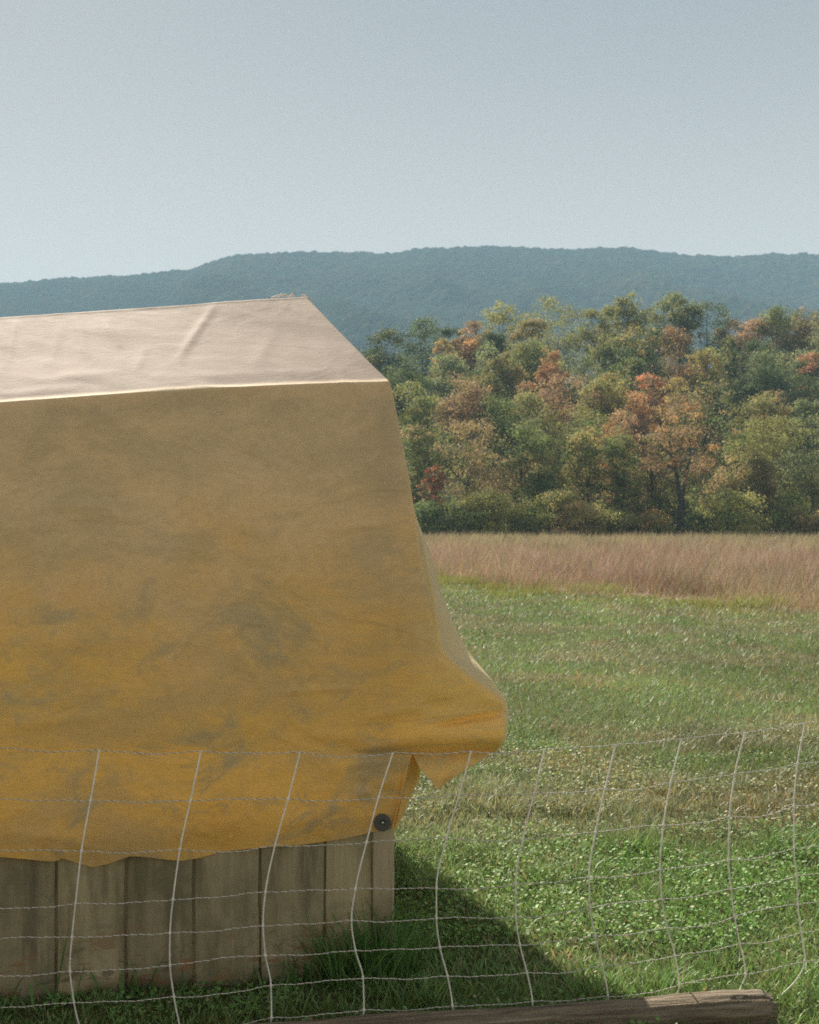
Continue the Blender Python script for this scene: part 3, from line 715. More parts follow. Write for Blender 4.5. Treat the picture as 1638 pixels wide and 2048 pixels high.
for q in range(8):
    A = np.array([pts_net[k][q] for k in ks])
    kn = np.r_[0, np.cumsum(np.linalg.norm(np.diff(A, axis=0), axis=1))]
    x = np.arange(0, kn[-1], 0.004)
    Pf = pchip(kn, A, x)
    seg = np.clip(np.searchsorted(kn, x, side='right') - 1, 0, len(kn) - 2); t = (x - kn[seg]) / (kn[seg + 1] - kn[seg])
    Pf[:, 2] += (rngw.normal(0, .0045, len(kn))[seg]) * np.sin(np.pi * t) - .004 * np.sin(np.pi * t)
    Pf[:, 2] += .0012 * np.sin(x * 37 + q) + .0006 * np.sin(x * 91 + 2 * q)
    tan = np.gradient(Pf, axis=0); tan /= np.linalg.norm(tan, axis=1)[:, None]
    e1 = np.cross(tan, [0, 0, 1.0]); e1 /= np.linalg.norm(e1, axis=1)[:, None]; e2 = np.cross(tan, e1)
    w = root = None
    for strand in range(2):
        ph = x * 2 * np.pi / 0.026 + strand * np.pi
        hp = Pf + 0.0010 * (np.cos(ph)[:, None] * e1 + np.sin(ph)[:, None] * e2)
        V, Q = tube(hp, 0.00085, 5)
        if strand == 0:
            root = link('line_wire', mesh_np('line_wire', V - NB0, [Q], None, True), M['wire_white'], net)
        else:
            link('dark_strand', mesh_np('dark_strand', V - NB0, [Q], None, True), M['wire_dark'], root)

# ------------------------------------------------------------------ old timber lying along the foot of the netting
def make_log():
    A = at(500, 2062, 3.69); B = at(1545, 2020, 3.90)
    A[2] = 0.004; B[2] = 0.036
    ax = B - A; L = np.linalg.norm(ax); ax /= L
    e1 = np.cross(ax, [0, 0, 1.0]); e1 /= np.linalg.norm(e1); e2 = np.cross(e1, ax)   # e1 to the camera or away, e2 up
    n = 64; xs = np.concatenate([np.linspace(0, L - .03, 120), L - .03 + .03 * np.sin(np.linspace(0, np.pi / 2, 10))[1:]])
    ang = np.arange(n) * 2 * np.pi / n
    XX, AA = np.meshgrid(xs, ang, indexing='ij')
    r = 0.072 + 0.012 * (fbm(XX * 2.2, AA * 0.8, 61, 3) - .5) * 2 + 0.012 * (fbm(XX * 3, AA * 13, 62, 4) - .5) * 2 - 0.006 * sstep(.60, .66, fbm(XX * 1.3, AA * 6, 64, 3))
    r -= 0.010 * np.clip(np.sin(AA * 2 + XX * 1.1) - .6, 0, 1) * 2
    r *= 1 - 0.24 * sstep(L - .05, L, XX) ** 1.5
    r *= 1 + 0.05 * np.exp(-((XX - (L - .16)) / .10) ** 2)
    endj = 0.016 * (fbm(AA * 2.5, AA * 0, 63, 3) - .5) * sstep(L - .15, L, XX)
    P = A + (XX + endj)[..., None] * ax + (r * np.cos(AA))[..., None] * e1 + (r * np.sin(AA))[..., None] * e2
    V = P.reshape(-1, 3); nx = len(xs)
    i = np.arange(nx - 1)[:, None] * n; j = np.arange(n)[None]; k = (j + 1) % n
    Q = np.stack([i + j, i + k, i + k + n, i + j + n], -1).reshape(-1, 4)
    base = len(V); V = np.concatenate([V, [A, B + ax * .002]])
    T = []
    for t in range(n):
        T.append((base, (t + 1) % n, t)); T.append((base + 1, (nx - 1) * n + t, (nx - 1) * n + (t + 1) % n))
    cen = (A + B) / 2; cen[2] = 0
    rot = math.atan2(ax[1], ax[0]); cr, sr = math.cos(-rot), math.sin(-rot)
    W = V - cen; W = np.stack([W[:, 0] * cr - W[:, 1] * sr, W[:, 0] * sr + W[:, 1] * cr, W[:, 2]], -1)
    o = link('timber', mesh_np('timber', W, [Q, np.array(T)], None, True), M['log'], None, cen); o.rotation_euler.z = rot
    tag(o, 'weathered round timber lying at the foot of the netting', 'timber')
make_log()

# ------------------------------------------------------------------ trees
GREEN = {'dk': (0.044, 0.064, 0.027), 'gr': (0.075, 0.098, 0.034), 'ol': (0.115, 0.118, 0.042), 'yg': (0.128, 0.134, 0.046), 'gg': (0.105, 0.125, 0.062), 'bl': (0.070, 0.098, 0.050),
         'tan': (0.170, 0.130, 0.070), 'or': (0.220, 0.130, 0.060), 'rd': (0.240, 0.105, 0.058), 'br': (0.130, 0.092, 0.054), 'pk': (0.190, 0.128, 0.084), 'go': (0.175, 0.145, 0.055)}
GREEN = {k: tuple(1.24 * (c * .86 + .14 * sum(v) / 3) for c in v) for k, v in GREEN.items()}
# centre px, top px, width px, distance m, main colour, second colour, share of second, openness, label
TREES = [
 (760, 662, 120, 205, 'dk', 'ol', .12, .0, 'dark green tree at the left end of the wood, beside the tarp roof edge'),
 (845, 640, 120, 203, 'dk', 'gr', .3, .0, 'broad dark green tree with a rounded top left of the skyline'),
 (905, 652, 66, 207, 'dk', 'gr', .3, .0, 'small dark green treetop between the rounded tree and the russet one'),
 (948, 640, 84, 200, 'br', 'or', .4, .0, 'russet brown treetop below the flat yellow green crown on the skyline'),
 (996, 609, 124, 208, 'yg', 'ol', .4, .15, 'flat topped yellow green tree left of the tallest green crown'),
 (1058, 640, 90, 196, 'yg', 'go', .2, .0, 'light yellow green tree leaning against the tallest green crown'),
 (1112, 598, 150, 205, 'ol', 'yg', .45, .0, 'big broad yellow green crown in the middle of the skyline'),
 (1212, 606, 96, 206, 'ol', 'yg', .3, .25, 'thin airy tree just right of the big broad skyline crown'),
 (1262, 584, 96, 208, 'ol', 'gg', .3, .30, 'feathery open crown rising highest above the golden tree'),
 (1312, 600, 100, 207, 'gg', 'ol', .3, .20, 'pale feathery tree between the two tall open crowns'),
 (1358, 584, 74, 206, 'gg', 'ol', .4, .30, 'slim tall tree with an open top beside the dark dense one'),
 (1410, 604, 104, 202, 'dk', 'ol', .25, .0, 'dense dark green tree on the skyline with a blunt top'),
 (1466, 640, 66, 204, 'br', 'dk', .3, .0, 'rust brown treetop on the skyline right of the dense dark tree'),
 (1506, 636, 90, 206, 'pk', 'br', .4, .1, 'pinkish red treetop on the skyline'),
 (1556, 626, 112, 206, 'ol', 'gr', .4, .0, 'olive green skyline tree right of the pinkish one'),
 (1604, 612, 112, 208, 'ol', 'br', .4, .0, 'olive tree with a brown top near the right edge of the skyline'),
 (1650, 620, 110, 209, 'br', 'ol', .5, .0, 'brownish skyline tree cut by the right edge'),
 (1642, 650, 110, 190, 'gg', 'gr', .3, .0, 'pale grey green tree at the right edge below the skyline'),
 (885, 676, 46, 188, 'or', 'go', .4, .1, 'small orange treetop above the grey green trees on the left'),
 (880, 696, 116, 176, 'gg', 'bl', .4, .0, 'grey green tree under the small orange top'),
 (962, 690, 104, 178, 'bl', 'gg', .4, .0, 'bluish green tree right of the grey green one on the left slope'),
 (985, 668, 76, 188, 'dk', 'gr', .2, .0, 'dark green tree under the russet brown top'),
 (800, 712, 110, 178, 'dk', 'gr', .3, .0, 'dark green tree just above the tarp corner'),
 (1010, 704, 90, 172, 'ol', 'go', .2, .0, 'olive tree with golden tips left of the orange red maple'),
 (1068, 676, 100, 180, 'gr', 'yg', .3, .0, 'green tree below the tallest crown, behind the orange red maple'),
 (1108, 698, 60, 170, 'rd', 'or', .45, .0, 'bright orange red maple in the middle of the wood'),
 (1166, 704, 104, 168, 'gg', 'bl', .25, .0, 'pale silvery green tree right of the orange red maple'),
 (1218, 672, 84, 184, 'gr', 'ol', .4, .0, 'mid green tree between the silvery and the golden tree'),
 (1282, 644, 116, 180, 'go', 'dk', .5, .0, 'golden edged dark tree with a pointed top'),
 (1340, 654, 96, 182, 'br', 'or', .35, .0, 'rust brown tree touching the golden edged one'),
 (1406, 704, 84, 172, 'yg', 'go', .4, .0, 'small tree with a yellow top in the dark right slope'),
 (1460, 672, 72, 180, 'ol', 'dk', .4, .1, 'slender olive tree standing in the dark right slope'),
 (1500, 690, 90, 184, 'dk', 'br', .15, .0, 'very dark tree left of the round bluish tree'),
 (1546, 696, 108, 170, 'bl', 'gg', .35, .0, 'round bluish green tree in the dark right slope'),
 (1612, 706, 90, 180, 'dk', 'rd', .15, .0, 'dark tree with reddish twigs near the right edge'),
 (1500, 742, 110, 166, 'dk', 'gr', .2, .0, 'dark green tree under the slender olive one'),
 (1600, 752, 110, 164, 'dk', 'gr', .2, .0, 'dark green tree under the round bluish one by the right edge'),
 (1240, 715, 90, 168, 'gr', 'ol', .3, .0, 'mid green tree under the left flank of the golden one'),
 (828, 768, 112, 148, 'gr', 'yg', .4, .0, 'light green tree right of the tarp corner'),
 (915, 752, 104, 150, 'pk', 'tan', .5, .1, 'pinkish tan feathery tree on the left middle slope'),
 (970, 738, 92, 156, 'dk', 'go', .25, .0, 'dark green tree with golden crown tips behind the pinkish tan one'),
 (1030, 782, 126, 146, 'gr', 'ol', .3, .0, 'rounded green tree right of the pinkish tan one'),
 (1062, 756, 66, 156, 'pk', 'or', .4, .1, 'small salmon treetop behind the rounded green tree'),
 (1124, 756, 136, 152, 'or', 'pk', .6, .1, 'wide salmon orange tree in the centre of the slope'),
 (1216, 746, 90, 150, 'yg', 'go', .35, .0, 'cone shaped yellow olive tree right of the wide salmon one'),
 (1290, 744, 94, 158, 'br', 'rd', .3, .1, 'reddish brown tree right of the yellow olive cone'),
 (1342, 754, 104, 152, 'or', 'go', .5, .0, 'bright orange tree right of the reddish brown one'),
 (1278, 784, 76, 144, 'pk', 'or', .4, .1, 'low salmon treetop in front of the reddish brown one'),
 (1412, 770, 150, 142, 'gr', 'tan', .2, .0, 'large olive green crown with a tan top on the right middle slope'),
 (1140, 812, 160, 138, 'gr', 'ol', .4, .0, 'wide green crown under the salmon orange tree'),
 (1526, 784, 124, 142, 'ol', 'tan', .3, .0, 'olive crown with a tan tip right of the large olive green one'),
 (1604, 798, 96, 144, 'gg', 'gr', .3, .1, 'small grey green tree by the right edge of the middle slope'),
 (832, 848, 100, 126, 'gr', 'tan', .2, .0, 'front row green tree next to the tarp edge'),
 (935, 838, 132, 123, 'tan', 'gr', .35, .0, 'large domed tan orange oak in the front row'),
 (1042, 846, 110, 125, 'tan', 'gr', .5, .0, 'tan topped tree right of the domed oak in the front row'),
 (1098, 872, 104, 122, 'gr', 'ol', .3, .1, 'front row green tree above the tan bush'),
 (1172, 842, 92, 124, 'go', 'gr', .5, .2, 'gold and green tree left of the slim green one'),
 (1236, 822, 92, 128, 'or', 'pk', .4, .1, 'orange topped tree behind the slim green one in the front row'),
 (1242, 856, 92, 121, 'gr', 'yg', .3, .2, 'slim green front row tree with its trunk showing'),
 (1304, 868, 80, 126, 'ol', 'br', .4, .3, 'thin greyish olive tree left of the forked russet tree'),
 (1362, 798, 140, 120, 'br', 'or', .30, .72, 'open russet tree with a dark forked trunk in the front row'),
 (1466, 862, 104, 123, 'tan', 'gr', .45, .0, 'tan topped tree right of the forked russet tree'),
 (1534, 836, 136, 126, 'ol', 'yg', .4, .0, 'broad olive tree in the front row on the right'),
 (1528, 905, 84, 121, 'br', 'ol', .5, .3, 'thin grey brown tree under the broad olive one'),
 (1626, 828, 124, 122, 'yg', 'gg', .4, .0, 'tall light green front row tree at the right edge'),
 (868, 928, 44, 120.5, 'rd', 'br', .4, .2, 'small red leaved sapling beside the domed oak'),
]
BUSHES = [
 (852, 1002, 110, 119.5, 'dk', 'gr', .3, 'dark bush at the foot of the wood next to the tarp'),
 (925, 1010, 90, 119.0, 'gr', 'yg', .4, 'low green bush below the domed oak'),
 (990, 984, 136, 118.8, 'yg', 'ol', .4, 'yellow green bush with arching twigs right of the domed oak'),
 (1062, 1002, 100, 119.2, 'ol', 'gr', .5, 'olive bush left of the tan mound'),
 (1148, 974, 128, 118.7, 'tan', 'ol', .55, 'tan olive mound shaped bush in the middle of the wood edge'),
 (1232, 1022, 84, 118.9, 'ol', 'yg', .3, 'low olive bush at the foot of the slim green tree'),
 (1306, 1018, 84, 119.0, 'ol', 'or', .25, 'bush with orange sprigs left of the forked trunk'),
 (1470, 984, 158, 118.4, 'ol', 'gr', .4, 'big rounded olive green bush right of the forked trunk'),
 (1588, 986, 88, 119.4, 'yg', 'gr', .5, 'bush with a bright yellow green top near the right edge'),
 (1628, 1026, 96, 118.2, 'ol', 'tan', .4, 'low olive bush cut by the right edge'),
 (1394, 1030, 70, 119.3, 'dk', 'ol', .3, 'dark low bush behind the forked trunk'),
]
def crown(rng, w, h, leaf, nleaf, c1, c2, share, openness, squat=False):
    """leaf cards gathered in clumps on a handful of uneven lobes; local coords with the crown centre at 0"""
    nl = int(rng.integers(6, 10))
    zf = np.r_[.30, rng.uniform(-.42, .34, nl - 1)]
    rx = w * rng.uniform(.20, .33, nl); rz = np.minimum(h * rng.uniform(.15, .24, nl), rx * rng.uniform(.8, 1.25, nl))
    ang = rng.uniform(0, 2 * np.pi) + np.arange(nl) * 2.4 + rng.normal(0, .4, nl)
    prof = np.sqrt(np.clip(1 - (np.maximum(zf - .05, 0) / .50) ** 2, .05, 1)) * np.clip(1.0 + .55 * np.minimum(zf, 0), .6, 1)
    off = np.maximum(w / 2 * prof * rng.uniform(.75, 1.12, nl) - rx * .85, 0); off[0] *= .4
    L = np.stack([np.cos(ang) * off, np.sin(ang) * off, zf * h], -1); L[0, 2] = h / 2 - rz[0] * 1.05
    L[1] = (rng.normal(0, .05) * w, 0, -.05 * h); rx[1] = .30 * w; rz[1] = .30 * h
    per = rng.integers(11, 18, nl); li = np.repeat(np.arange(nl), per); nc = len(li)
    d = rng.normal(0, 1, (nc, 3)); d[:, 2] += .45; d /= np.linalg.norm(d, axis=1)[:, None]
    cc = L[li] + d * np.stack([rx[li], rx[li], rz[li]], -1) * rng.uniform(.62, 1.02, nc)[:, None]
    rc = rx[li] * rng.uniform(.24, .50, nc) * (1 - .35 * openness)
    if openness > .3:
        kp = rng.random(nc) > openness * .45; cc, rc, li = cc[kp], rc[kp], li[kp]; nc = len(rc)
    wgt = rc ** 1.7; cnt = rng.multinomial(nleaf, wgt / wgt.sum()); ci = np.repeat(np.arange(nc), cnt); n = len(ci)
    dv = rng.normal(0, 1, (n, 3)); dv[:, 2] += .35; dv /= np.linalg.norm(dv, axis=1)[:, None]
    rr = rc[ci] * np.where(rng.random(n) < .3, rng.uniform(.1, .8, n), rng.uniform(.7, 1.0, n)) * np.exp(.22 * rng.normal(0, 1, n))
    P = cc[ci] + dv * rr[:, None] * np.array([1.1, 1.1, .72])
    stray = rng.random(n) < .10                                                # some leaves fill the inside of the lobes
    q = rng.normal(0, .5, (n, 3)); P = np.where(stray[:, None], L[li[ci]] + q * np.stack([rx, rx, rz], -1)[li[ci]], P)
    nrm = dv + rng.normal(0, .6, (n, 3)) + np.array([0, 0, .35]); nrm /= np.linalg.norm(nrm, axis=1)[:, None]
    a = np.cross(nrm, rng.normal(0, 1, (n, 3))); a /= np.linalg.norm(a, axis=1)[:, None]; b = np.cross(nrm, a)
    sz = leaf * rng.uniform(.5, 1.5, n)[:, None]
    a = a * sz * .75; b = b * sz
    V = np.stack([P - b, P + a * .8 - b * .1, P + b, P - a * .8 + b * .1], 1)     # pointed leaf shape
    V += (nrm * sz * .18)[:, None] * np.array([0, 1, 0, 1])[None, :, None]
    # colours belong to the leaves: lobes turn at different times, tops first
    turn = share + .45 * (cc[:, 2] / h) * (share > .1) + rng.normal(0, .20, nl)[li] + rng.normal(0, .12, nc)
    pick = (.25 * rng.random(n) + .75 * rng.random(nc)[ci]) < np.clip(turn[ci], 0, 1)
    col = np.where(pick[:, None], np.array(GREEN[c2]), np.array(GREEN[c1]))
    col = col * (rng.uniform(.78, 1.22, nl)[li][ci] * rng.uniform(.75, 1.25, nc)[ci] * rng.uniform(.85, 1.15, n))[:, None] * (1 + rng.normal(0, .03, (n, 3)))
    return V.reshape(-1, 3), np.arange(n * 4).reshape(-1, 4), np.repeat(np.clip(col, .005, .8), 4, axis=0), cc, rc

def trunk(rng, H, zc, cc, r0, fork=False):
    b = Bag()
    lean = rng.normal(0, .03, 2) * H
    z = np.array([-.4, .0, .25, .5, .75, .95]) * (zc + .1 * H); 
    P = np.stack([lean[0] * (z / H) + rng.normal(0, .01, 6) * H * .4, lean[1] * (z / H), z], -1)
    P[0, :2] = P[1, :2] = 0; P[0, 2] = -.5; P[1, 2] = .0
    V, Q = tube(P, r0 * np.array([1.35, 1.15, .85, .7, .5, .25]), 7); b.add(V, [Q])
    order = np.argsort(rng.random(len(cc)))[:9]
    for k in order:
        t = rng.uniform(.45, .9); p0 = P[2] * (1 - t) + P[5] * t; p1 = cc[k] + [0, 0, zc]
        if p1[2] < p0[2]: p0 = P[2]
        m = p0 * .5 + p1 * .5 + [0, 0, -.03 * H]
        V, Q = tube([p0, m, p1], r0 * np.array([.38, .26, .08]), 5); b.add(V, [Q])
    return b

def crown_extent(top, d, px):
    x = (px - CX) / F * d; g = float(ground_z(np.array(x), np.array(d)))
    zt = EYE + (HZ - top) / F * d
    return x, g, zt

for k, (px, top, wpx, d, c1, c2, sh, opn, lab) in enumerate(TREES):
    rng = np.random.default_rng(1000 + k)
    x, g, zt = crown_extent(top, d, px)
    H = max(zt - g, 3.0); w = wpx / F * d * 1.30
    h = min(H * .92, w * 1.8) if d > 130 else min(H * .88, w * 2.1)
    if opn > .6: h = H * .72
    zc = H - h / 2
    leaf = d * .00080
    npx = (wpx / 2) * (h / d * F / 2)
    nl = int(np.clip(npx * (3.1 if d > 185 else 2.5), 2500, 10500) * (1 - .62 * opn))
    root = empty('tree', (x, d, g)); tag(root, lab, 'tree', 'autumn trees of the wood')
    V, Q, col, cc, rc = crown(rng, w, h, leaf, nl, c1, c2, sh, opn)
    tk = trunk(rng, H, zc, cc, max(.10, H * .016) * (1.25 if opn > .6 else 1))
    if opn > .6:                                      # the forked russet tree: two strong stems from a short bole
        tk = Bag()
        for P, rr in (([(0, 0, -.5), (0, 0, 1.5), (.05, 0, 3.6), (.0, 0, 4.2)], [.42, .36, .34, .30]),
                      ([(-.05, 0, 3.6), (-.25, 0, 5.0), (-.45, 0, 6.4), (-.95, .1, 8.0), (-1.1, .2, 9.6), (-.7, .2, 11.2)], [.26, .22, .20, .16, .10, .03]),
                      ([(.08, 0, 3.6), (.30, .05, 4.8), (.42, .1, 6.2), (.9, .1, 7.6), (1.5, .1, 9.0), (1.7, .1, 10.4)], [.24, .19, .15, .11, .07, .02]),
                      ([(-.45, 0, 6.4), (-1.3, 0, 7.0), (-2.3, .1, 8.2)], [.12, .08, .02]), ([(-.6, 0, 7.0), (.1, .1, 8.6), (.2, .1, 10.6)], [.13, .09, .03]),
                      ([(.42, .1, 6.2), (1.4, 0, 6.9), (2.6, 0, 7.6)], [.09, .06, .02]), ([(-.3, 0, 5.2), (-1.4, 0, 5.6), (-2.6, 0, 6.4)], [.08, .05, .02]), ([(-.95, .1, 8.0), (-1.9, .1, 9.0), (-2.4, .1, 10.2)], [.09, .06, .02])):
            V2, Q2 = tube(P, rr, 8); tk.add(V2, [Q2])
    V[:, 2] += zc
    cr = link('crown', mesh_np('crown', V, [Q], col), M['leaf'], root); cr['kind'] = 'stuff'
    link('trunk', tk.mesh('trunk', True), M['bark'], root)

for k, (px, top, wpx, d, c1, c2, sh, lab) in enumerate(BUSHES):
    d -= 3.0; wpx *= 1.12
    rng = np.random.default_rng(3000 + k)
    x, g, zt = crown_extent(top, d, px)
    H = max(zt - g, 1.0); w = wpx / F * d; h = H * 1.12
    root = empty('bush', (x, d, g)); tag(root, lab, 'bush', 'bushes along the wood edge')
    V, Q, col, cc, rc = crown(rng, w, h, d * .0009, int(np.clip(wpx / 2 * (h / d * F / 2) * 2.1, 1500, 8000)), c1, c2, sh, 0, True)
    col = col * np.array([1.35, 1.35, 1.3]); zc = H - h / 2; V[:, 2] = np.maximum(V[:, 2] + zc, 0.02)  # leaf colour lightened to stand in for sun the bushes do not get
    cr = link('crown', mesh_np('crown', V, [Q], col), M['leaf'], root); cr['kind'] = 'stuff'
    b = Bag()
    for q in rng.permutation(len(cc))[:7]:
        p1 = cc[q] + [0, 0, zc]
        if p1[2] < .2: continue
        Vt, Qt = tube([(rng.normal(0, .1), rng.normal(0, .1), -.1), p1 * [.4, .4, .5], p1], [.05, .035, .01], 5); b.add(Vt, [Qt])
    if b.n: link('stem', b.mesh('stem', True), M['bark'], root)

# undergrowth on the wooded rise: saplings and brush that read as one mass
rng = np.random.default_rng(55); n = 70000
y = 123.0 + 92 * rng.random(n) ** 2.2; x = rng.uniform(-.12, .40, n) * y
hmax = (1.2 + 3.2 * fbm(x / 3.5, y / 3.5, 91, 3) ** 1.5) * 1.3
z = ground_z(x, y) + hmax * rng.random(n) ** .8
nr_ = rng.normal(0, .8, (n, 3)) + np.array([0, -.2, .6]); nr_ /= np.linalg.norm(nr_, axis=1)[:, None]
a = np.cross(nr_, rng.normal(0, 1, (n, 3))); a /= np.linalg.norm(a, axis=1)[:, None]; b = np.cross(nr_, a)
sz = (y * .0011 * rng.uniform(.6, 1.5, n))[:, None]; P = np.stack([x, y, z], -1)
V = np.stack([P - b * sz, P + a * sz * .7, P + b * sz, P - a * sz * .7], 1)
pick = fbm(x / 5, y / 5, 92, 3) + rng.normal(0, .08, n)
cl = np.where((pick > .60)[:, None], np.array(GREEN['tan']), np.where((pick > .5)[:, None], np.array(GREEN['ol']), np.array(GREEN['gr']))) * rng.uniform(.6, 1.3, n)[:, None]
tag(link('undergrowth', mesh_np('undergrowth', V.reshape(-1, 3), [np.arange(n * 4).reshape(-1, 4)], np.repeat(cl, 4, axis=0)), M['leaf']), 'brush and saplings filling the floor of the wood', 'undergrowth', kind='stuff')

# ------------------------------------------------------------------ grass
def in_shed(x, y, pad=0.0):
    q = np.stack([x - CO[0], y - CO[1]], -1); a = -(q @ U); b = q @ NB
    return (a > -pad) & (a < LEN + pad) & (b > -pad) & (b < DEEP + pad)

def blades(rng, x, y, z, hgt, wid, lean, col, seg=2, dirbias=None):
    """curved tapering blades; seg 2 = quad + tri, seg 1 = a single triangle"""
    n = len(x); az = rng.uniform(0, 2 * np.pi, n)
    dr = np.stack([np.cos(az), np.sin(az)], -1)
    if dirbias is not None: dr = dr + np.asarray(dirbias); 
    dr /= np.linalg.norm(dr, axis=1)[:, None] + 1e-9
    fa = rng.uniform(0, 2 * np.pi, n); sd = np.stack([np.cos(fa), np.sin(fa), np.zeros(n)], -1) * (wid / 2)[:, None]
    B = np.stack([x, y, z - .004], -1)
    tip = B + np.concatenate([dr * (lean * hgt)[:, None], (hgt * np.sqrt(np.clip(1 - (lean * .8) ** 2, .08, 1)))[:, None]], -1)
    if seg == 1:
        V = np.stack([B - sd, B + sd, tip], 1); i = np.arange(n)[:, None] * 3
        return V.reshape(-1, 3), [i + np.array([[0, 1, 2]])], np.repeat(col, 3, axis=0)
    m = B * .5 + tip * .5; m[:, 2] += hgt * lean * .18
    V = np.stack([B - sd * .8, B + sd * .8, m - sd, m + sd, tip], 1); i = np.arange(n)[:, None] * 5
    return V.reshape(-1, 3), [i + np.array([[0, 1, 3, 2]]), i + np.array([[2, 3, 4]])], np.repeat(col, 5, axis=0)

def scatter(rng, n, d0, d1, power, spread=.40, pad=1.0):
    """points on the ground, thinner with distance"""
    u = rng.random(n); e = 2 - power
    d = (d0 ** e + u * (d1 ** e - d0 ** e)) ** (1 / e) if abs(e) > 1e-6 else d0 * (d1 / d0) ** u
    x = rng.uniform(-1, 1, n) * (spread * d + pad)
    keep = ~in_shed(x, d, 0.0)
    return x[keep], d[keep]

def lawn_color(rng, x, y):
    n = len(x)
    big = fbm(x / 2.3, y / 2.3, 71, 3); sm = fbm(x * 1.6, y * 1.6, 72, 3)
    lush = sstep(.40, .58, fbm(x / 3.2, y / 1.3, 75, 3) * .6 + sm * .4) 
    near = sstep(6.8, 5.4, y)
    green = np.array([.138, .226, .080]); dull = np.array([.192, .215, .135]); dry = np.array([.29, .235, .14])
    wl_ = np.clip(lush * .7 + near * .75, 0, 1)[:, None]
    c = dull * (1 - wl_) + green * wl_
    band = np.exp(-((y - 6.6 - .25 * np.sin(x * 2)) / .55) ** 2) * .08
    isdry = rng.random(n) < (.08 + .30 * sstep(.48, .34, sm) + band) * (1 - .6 * near)
    c = np.where(isdry[:, None], dry, c)
    yel = np.exp(-((y - meadow_edge(x) + 1.2) / 2.6) ** 2) * sstep(.32, .62, fbm(x * .55, y * .5, 76, 3))
    c = c * (1 - yel[:, None]) + np.array([.20, .22, .085]) * yel[:, None]
    return c * rng.uniform(.65, 1.35, n)[:, None] * (1 + rng.normal(0, .06, (n, 3))) * (.66 + .68 * fbm(x * .9, y * .6, 77, 4))[:, None]

rng = np.random.default_rng(77)
lawn = Bag()
x, y = scatter(rng, 165000, 3.5, 9.5, 1.2)
hn = .55 + .7 * fbm(x * 1.3, y * 1.3, 73, 3) + 1.1 * sstep(.56, .70, fbm(x * 2.6, y * 2.2, 78, 3))
foot_d = -((np.stack([x, y], -1) - CO) @ NB); hn = hn * np.where((foot_d < .30) & (x < -.22), .30 + .5 * np.clip(foot_d / .30, 0, 1), 1.0)   # trodden short in front of the boards
V, Fs, cl = blades(rng, x, y, ground_z(x, y), rng.uniform(.025, .075, len(x)) * hn, rng.uniform(.003, .007, len(x)), rng.uniform(.3, 1.05, len(x)), lawn_color(rng, x, y))
lawn.add(V, Fs, cl)
x, y = scatter(rng, 235000, 9.0, 40.0, 1.75)
k = y < meadow_edge(x) + .5; x, y = x[k], y[k]
V, Fs, cl = blades(rng, x, y, ground_z(x, y), rng.uniform(.03, .07, len(x)) * (1 + y / 60), .0008 * y * rng.uniform(.7, 1.5, len(x)), rng.uniform(.3, 1.1, len(x)), lawn_color(rng, x, y), 1)
lawn.add(V, Fs, cl)
lo = link('lawn_grass', lawn.mesh('lawn_grass'), M['grass']); tag(lo, 'short mown green pasture grass', 'grass', kind='stuff')

# clover and broad leaved weeds low in the near turf
x, y = scatter(rng, 105000, 3.5, 9.5, 1.3)
k = (fbm(x * 1.9, y * 1.9, 74, 3) > .44 + .08 * (y > 6.4)); x, y = x[k], y[k]; n = len(x)
z = ground_z(x, y) + rng.uniform(.02, .065, n) * np.where((-((np.stack([x, y], -1) - CO) @ NB) < .30) & (x < -.22), .3, 1.0)
nr_ = rng.normal(0, .62, (n, 3)); nr_[:, 2] += 1; nr_ /= np.linalg.norm(nr_, axis=1)[:, None]
a = np.cross(nr_, rng.normal(0, 1, (n, 3))); a /= np.linalg.norm(a, axis=1)[:, None]; b = np.cross(nr_, a)
sz = rng.uniform(.004, .0095, n)[:, None]; P = np.stack([x, y, z], -1)
V = np.stack([P - b * sz * 1.2, P + a * sz, P + b * sz * 1.2, P - a * sz], 1)
cl = lawn_color(rng, x, y) * np.array([.98, 1.06, .92])
tag(link('clover', mesh_np('clover', V.reshape(-1, 3), [np.arange(n * 4).reshape(-1, 4)], np.repeat(cl, 4, axis=0)), M['clover']), 'low clover and broad weeds in the near turf', 'clover', kind='stuff')

# long unmown grass against the shed foot and the timber
lg = Bag()
foot = []
for q, s in [(120, .02), (130, .09), (90, .20), (40, .33), (8, .52), (8, .80), (16, .92), (6, 1.1), (14, 1.3), (40, 1.6), (40, 1.9)]:
    for _ in range(q):
        p = CO - U * (s + rng.normal(0, .045)) - NB * abs(rng.normal(.05, .05)); foot.append(p)
for _ in range(150):
    p = CO + NB * rng.uniform(0, DEEP) + U * abs(rng.normal(.03, .05)); foot.append(p)
foot = np.array(foot); n = len(foot)
V, Fs, cl = blades(rng, foot[:, 0], foot[:, 1], np.zeros(n), rng.uniform(.06, .34, n) * np.where((foot - CO) @ U < -.30, .45 + .55 * (rng.random(n) > .93), 1.0), rng.uniform(.004, .009, n), rng.uniform(.2, .9, n), np.array([.08, .17, .045]) * rng.uniform(.7, 1.3, n)[:, None])
lg.add(V, Fs, cl)
tx = rng.uniform(-.6, 1.3, 260); ty = 3.70 + (tx + .55) * .12 + .12 + abs(rng.normal(0, .06, 260))
V, Fs, cl = blades(rng, tx, ty, np.zeros(260), rng.uniform(.06, .17, 260), rng.uniform(.004, .007, 260), rng.uniform(.3, .9, 260), np.array([.10, .155, .045]) * rng.uniform(.7, 1.3, 260)[:, None]); lg.add(V, Fs, cl)
tag(link('long_grass', lg.mesh('long_grass'), M['grass']), 'long uncut grass along the foot of the shed and the timber', 'grass', kind='stuff')

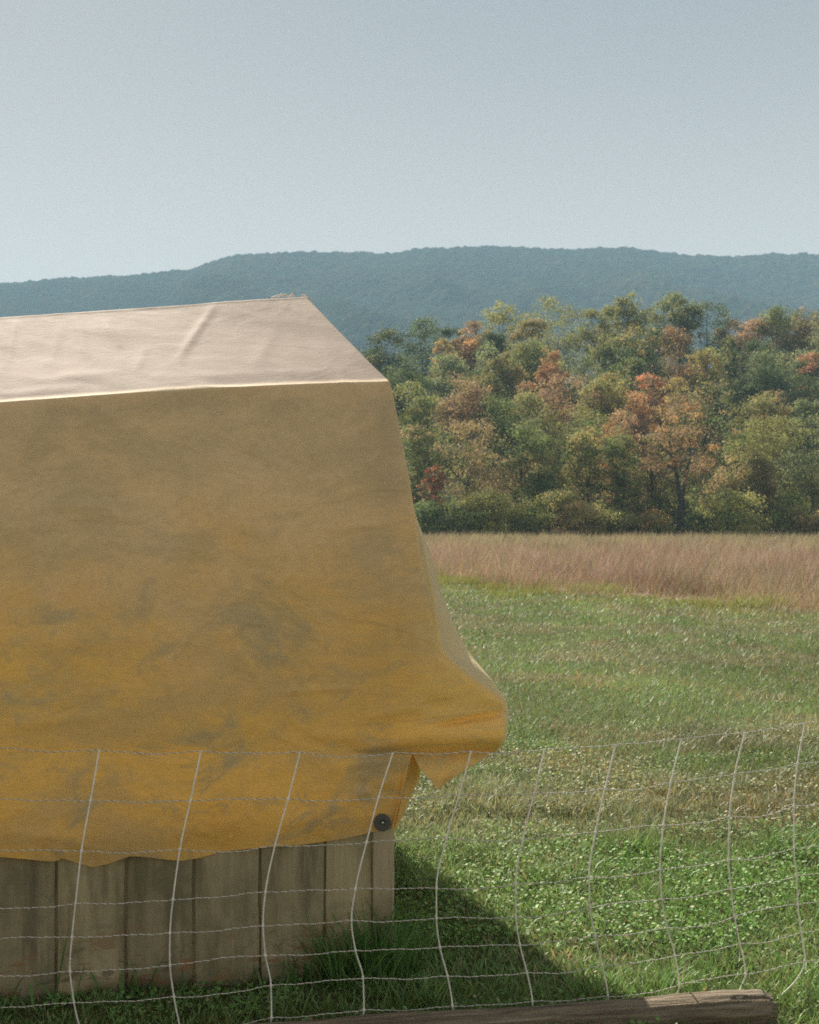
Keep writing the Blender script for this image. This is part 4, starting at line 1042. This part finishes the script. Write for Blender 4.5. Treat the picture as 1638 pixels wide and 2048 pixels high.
# meadow of tall dry grass
mw = Bag()
x, y = scatter(rng, 300000, 13.0, 117.5, 1.72, .42, 2.0)
k = y > meadow_edge(x) + rng.normal(0, 1.3, len(x)) + 7.0 * (fbm(x * .8, y * .5, 84, 4) - .5); x, y = x[k], y[k]; n = len(x)
tone = fbm(x / 2.5, y / 5, 81, 4); fin = sstep(.3, .7, fbm(x * .5, y * .35, 82, 4))
pink = np.array([.30, .215, .205]); tan_ = np.array([.31, .25, .205]); rus = np.array([.27, .165, .13]); grn = np.array([.20, .195, .10])
w1 = sstep(.38, .62, tone)[:, None]; c = pink * (1 - w1) + tan_ * w1
far = sstep(42, 80, y)[:, None] * .85; c = c * (1 - far) + np.array([.265, .250, .165]) * far
e = np.exp(-np.clip(y - meadow_edge(x), 0, None) / 4.5)
r_ = rng.random(n); c = np.where((r_ < .16 + .2 * e)[:, None], rus, c); c = np.where((r_ > .88 - .35 * e)[:, None], grn, c)
c = c * rng.uniform(.65, 1.3, n)[:, None] * (1 + rng.normal(0, .05, (n, 3))) * (.60 + .80 * fbm(x / 1.5, y / 3.0, 83, 4))[:, None]
hh = rng.uniform(.30, .90, n) * (.50 + .8 * fin) * (1 - .45 * e)
V, Fs, cl = blades(rng, x, y, ground_z(x, y), hh, .00055 * y * rng.uniform(.7, 1.5, n), rng.uniform(.2, .95, n), c, 1, (.6, -.1)); mw.add(V, Fs, cl)
tag(link('meadow_grass', mw.mesh('meadow_grass'), M['dry_grass']), 'tall dry pinkish tan meadow grass in front of the wood', 'grass', kind='stuff')

# yellow green weeds along the mowing line
x = rng.uniform(-4, 12, 46000); y = meadow_edge(x) - rng.normal(.7, 1.7, 46000); k = fbm(x * .7, y * .6, 86, 4) > .45 + .012 * x; x, y = x[k], y[k]; n = len(x)
c = np.array([.20, .235, .080]) * rng.uniform(.7, 1.3, n)[:, None]; c = np.where((rng.random(n) < .18)[:, None], np.array([.26, .16, .06]), c)
V, Fs, cl = blades(rng, x, y, ground_z(x, y), rng.uniform(.08, .32, n) * (.4 + fbm(x * .9, y * .9, 85)), rng.uniform(.010, .024, n), rng.uniform(.3, .9, n), c, 1)
tag(link('edge_weeds', mesh_np('edge_weeds', V, Fs, cl), M['grass']), 'yellow green weeds along the mowing line', 'weeds', kind='stuff')
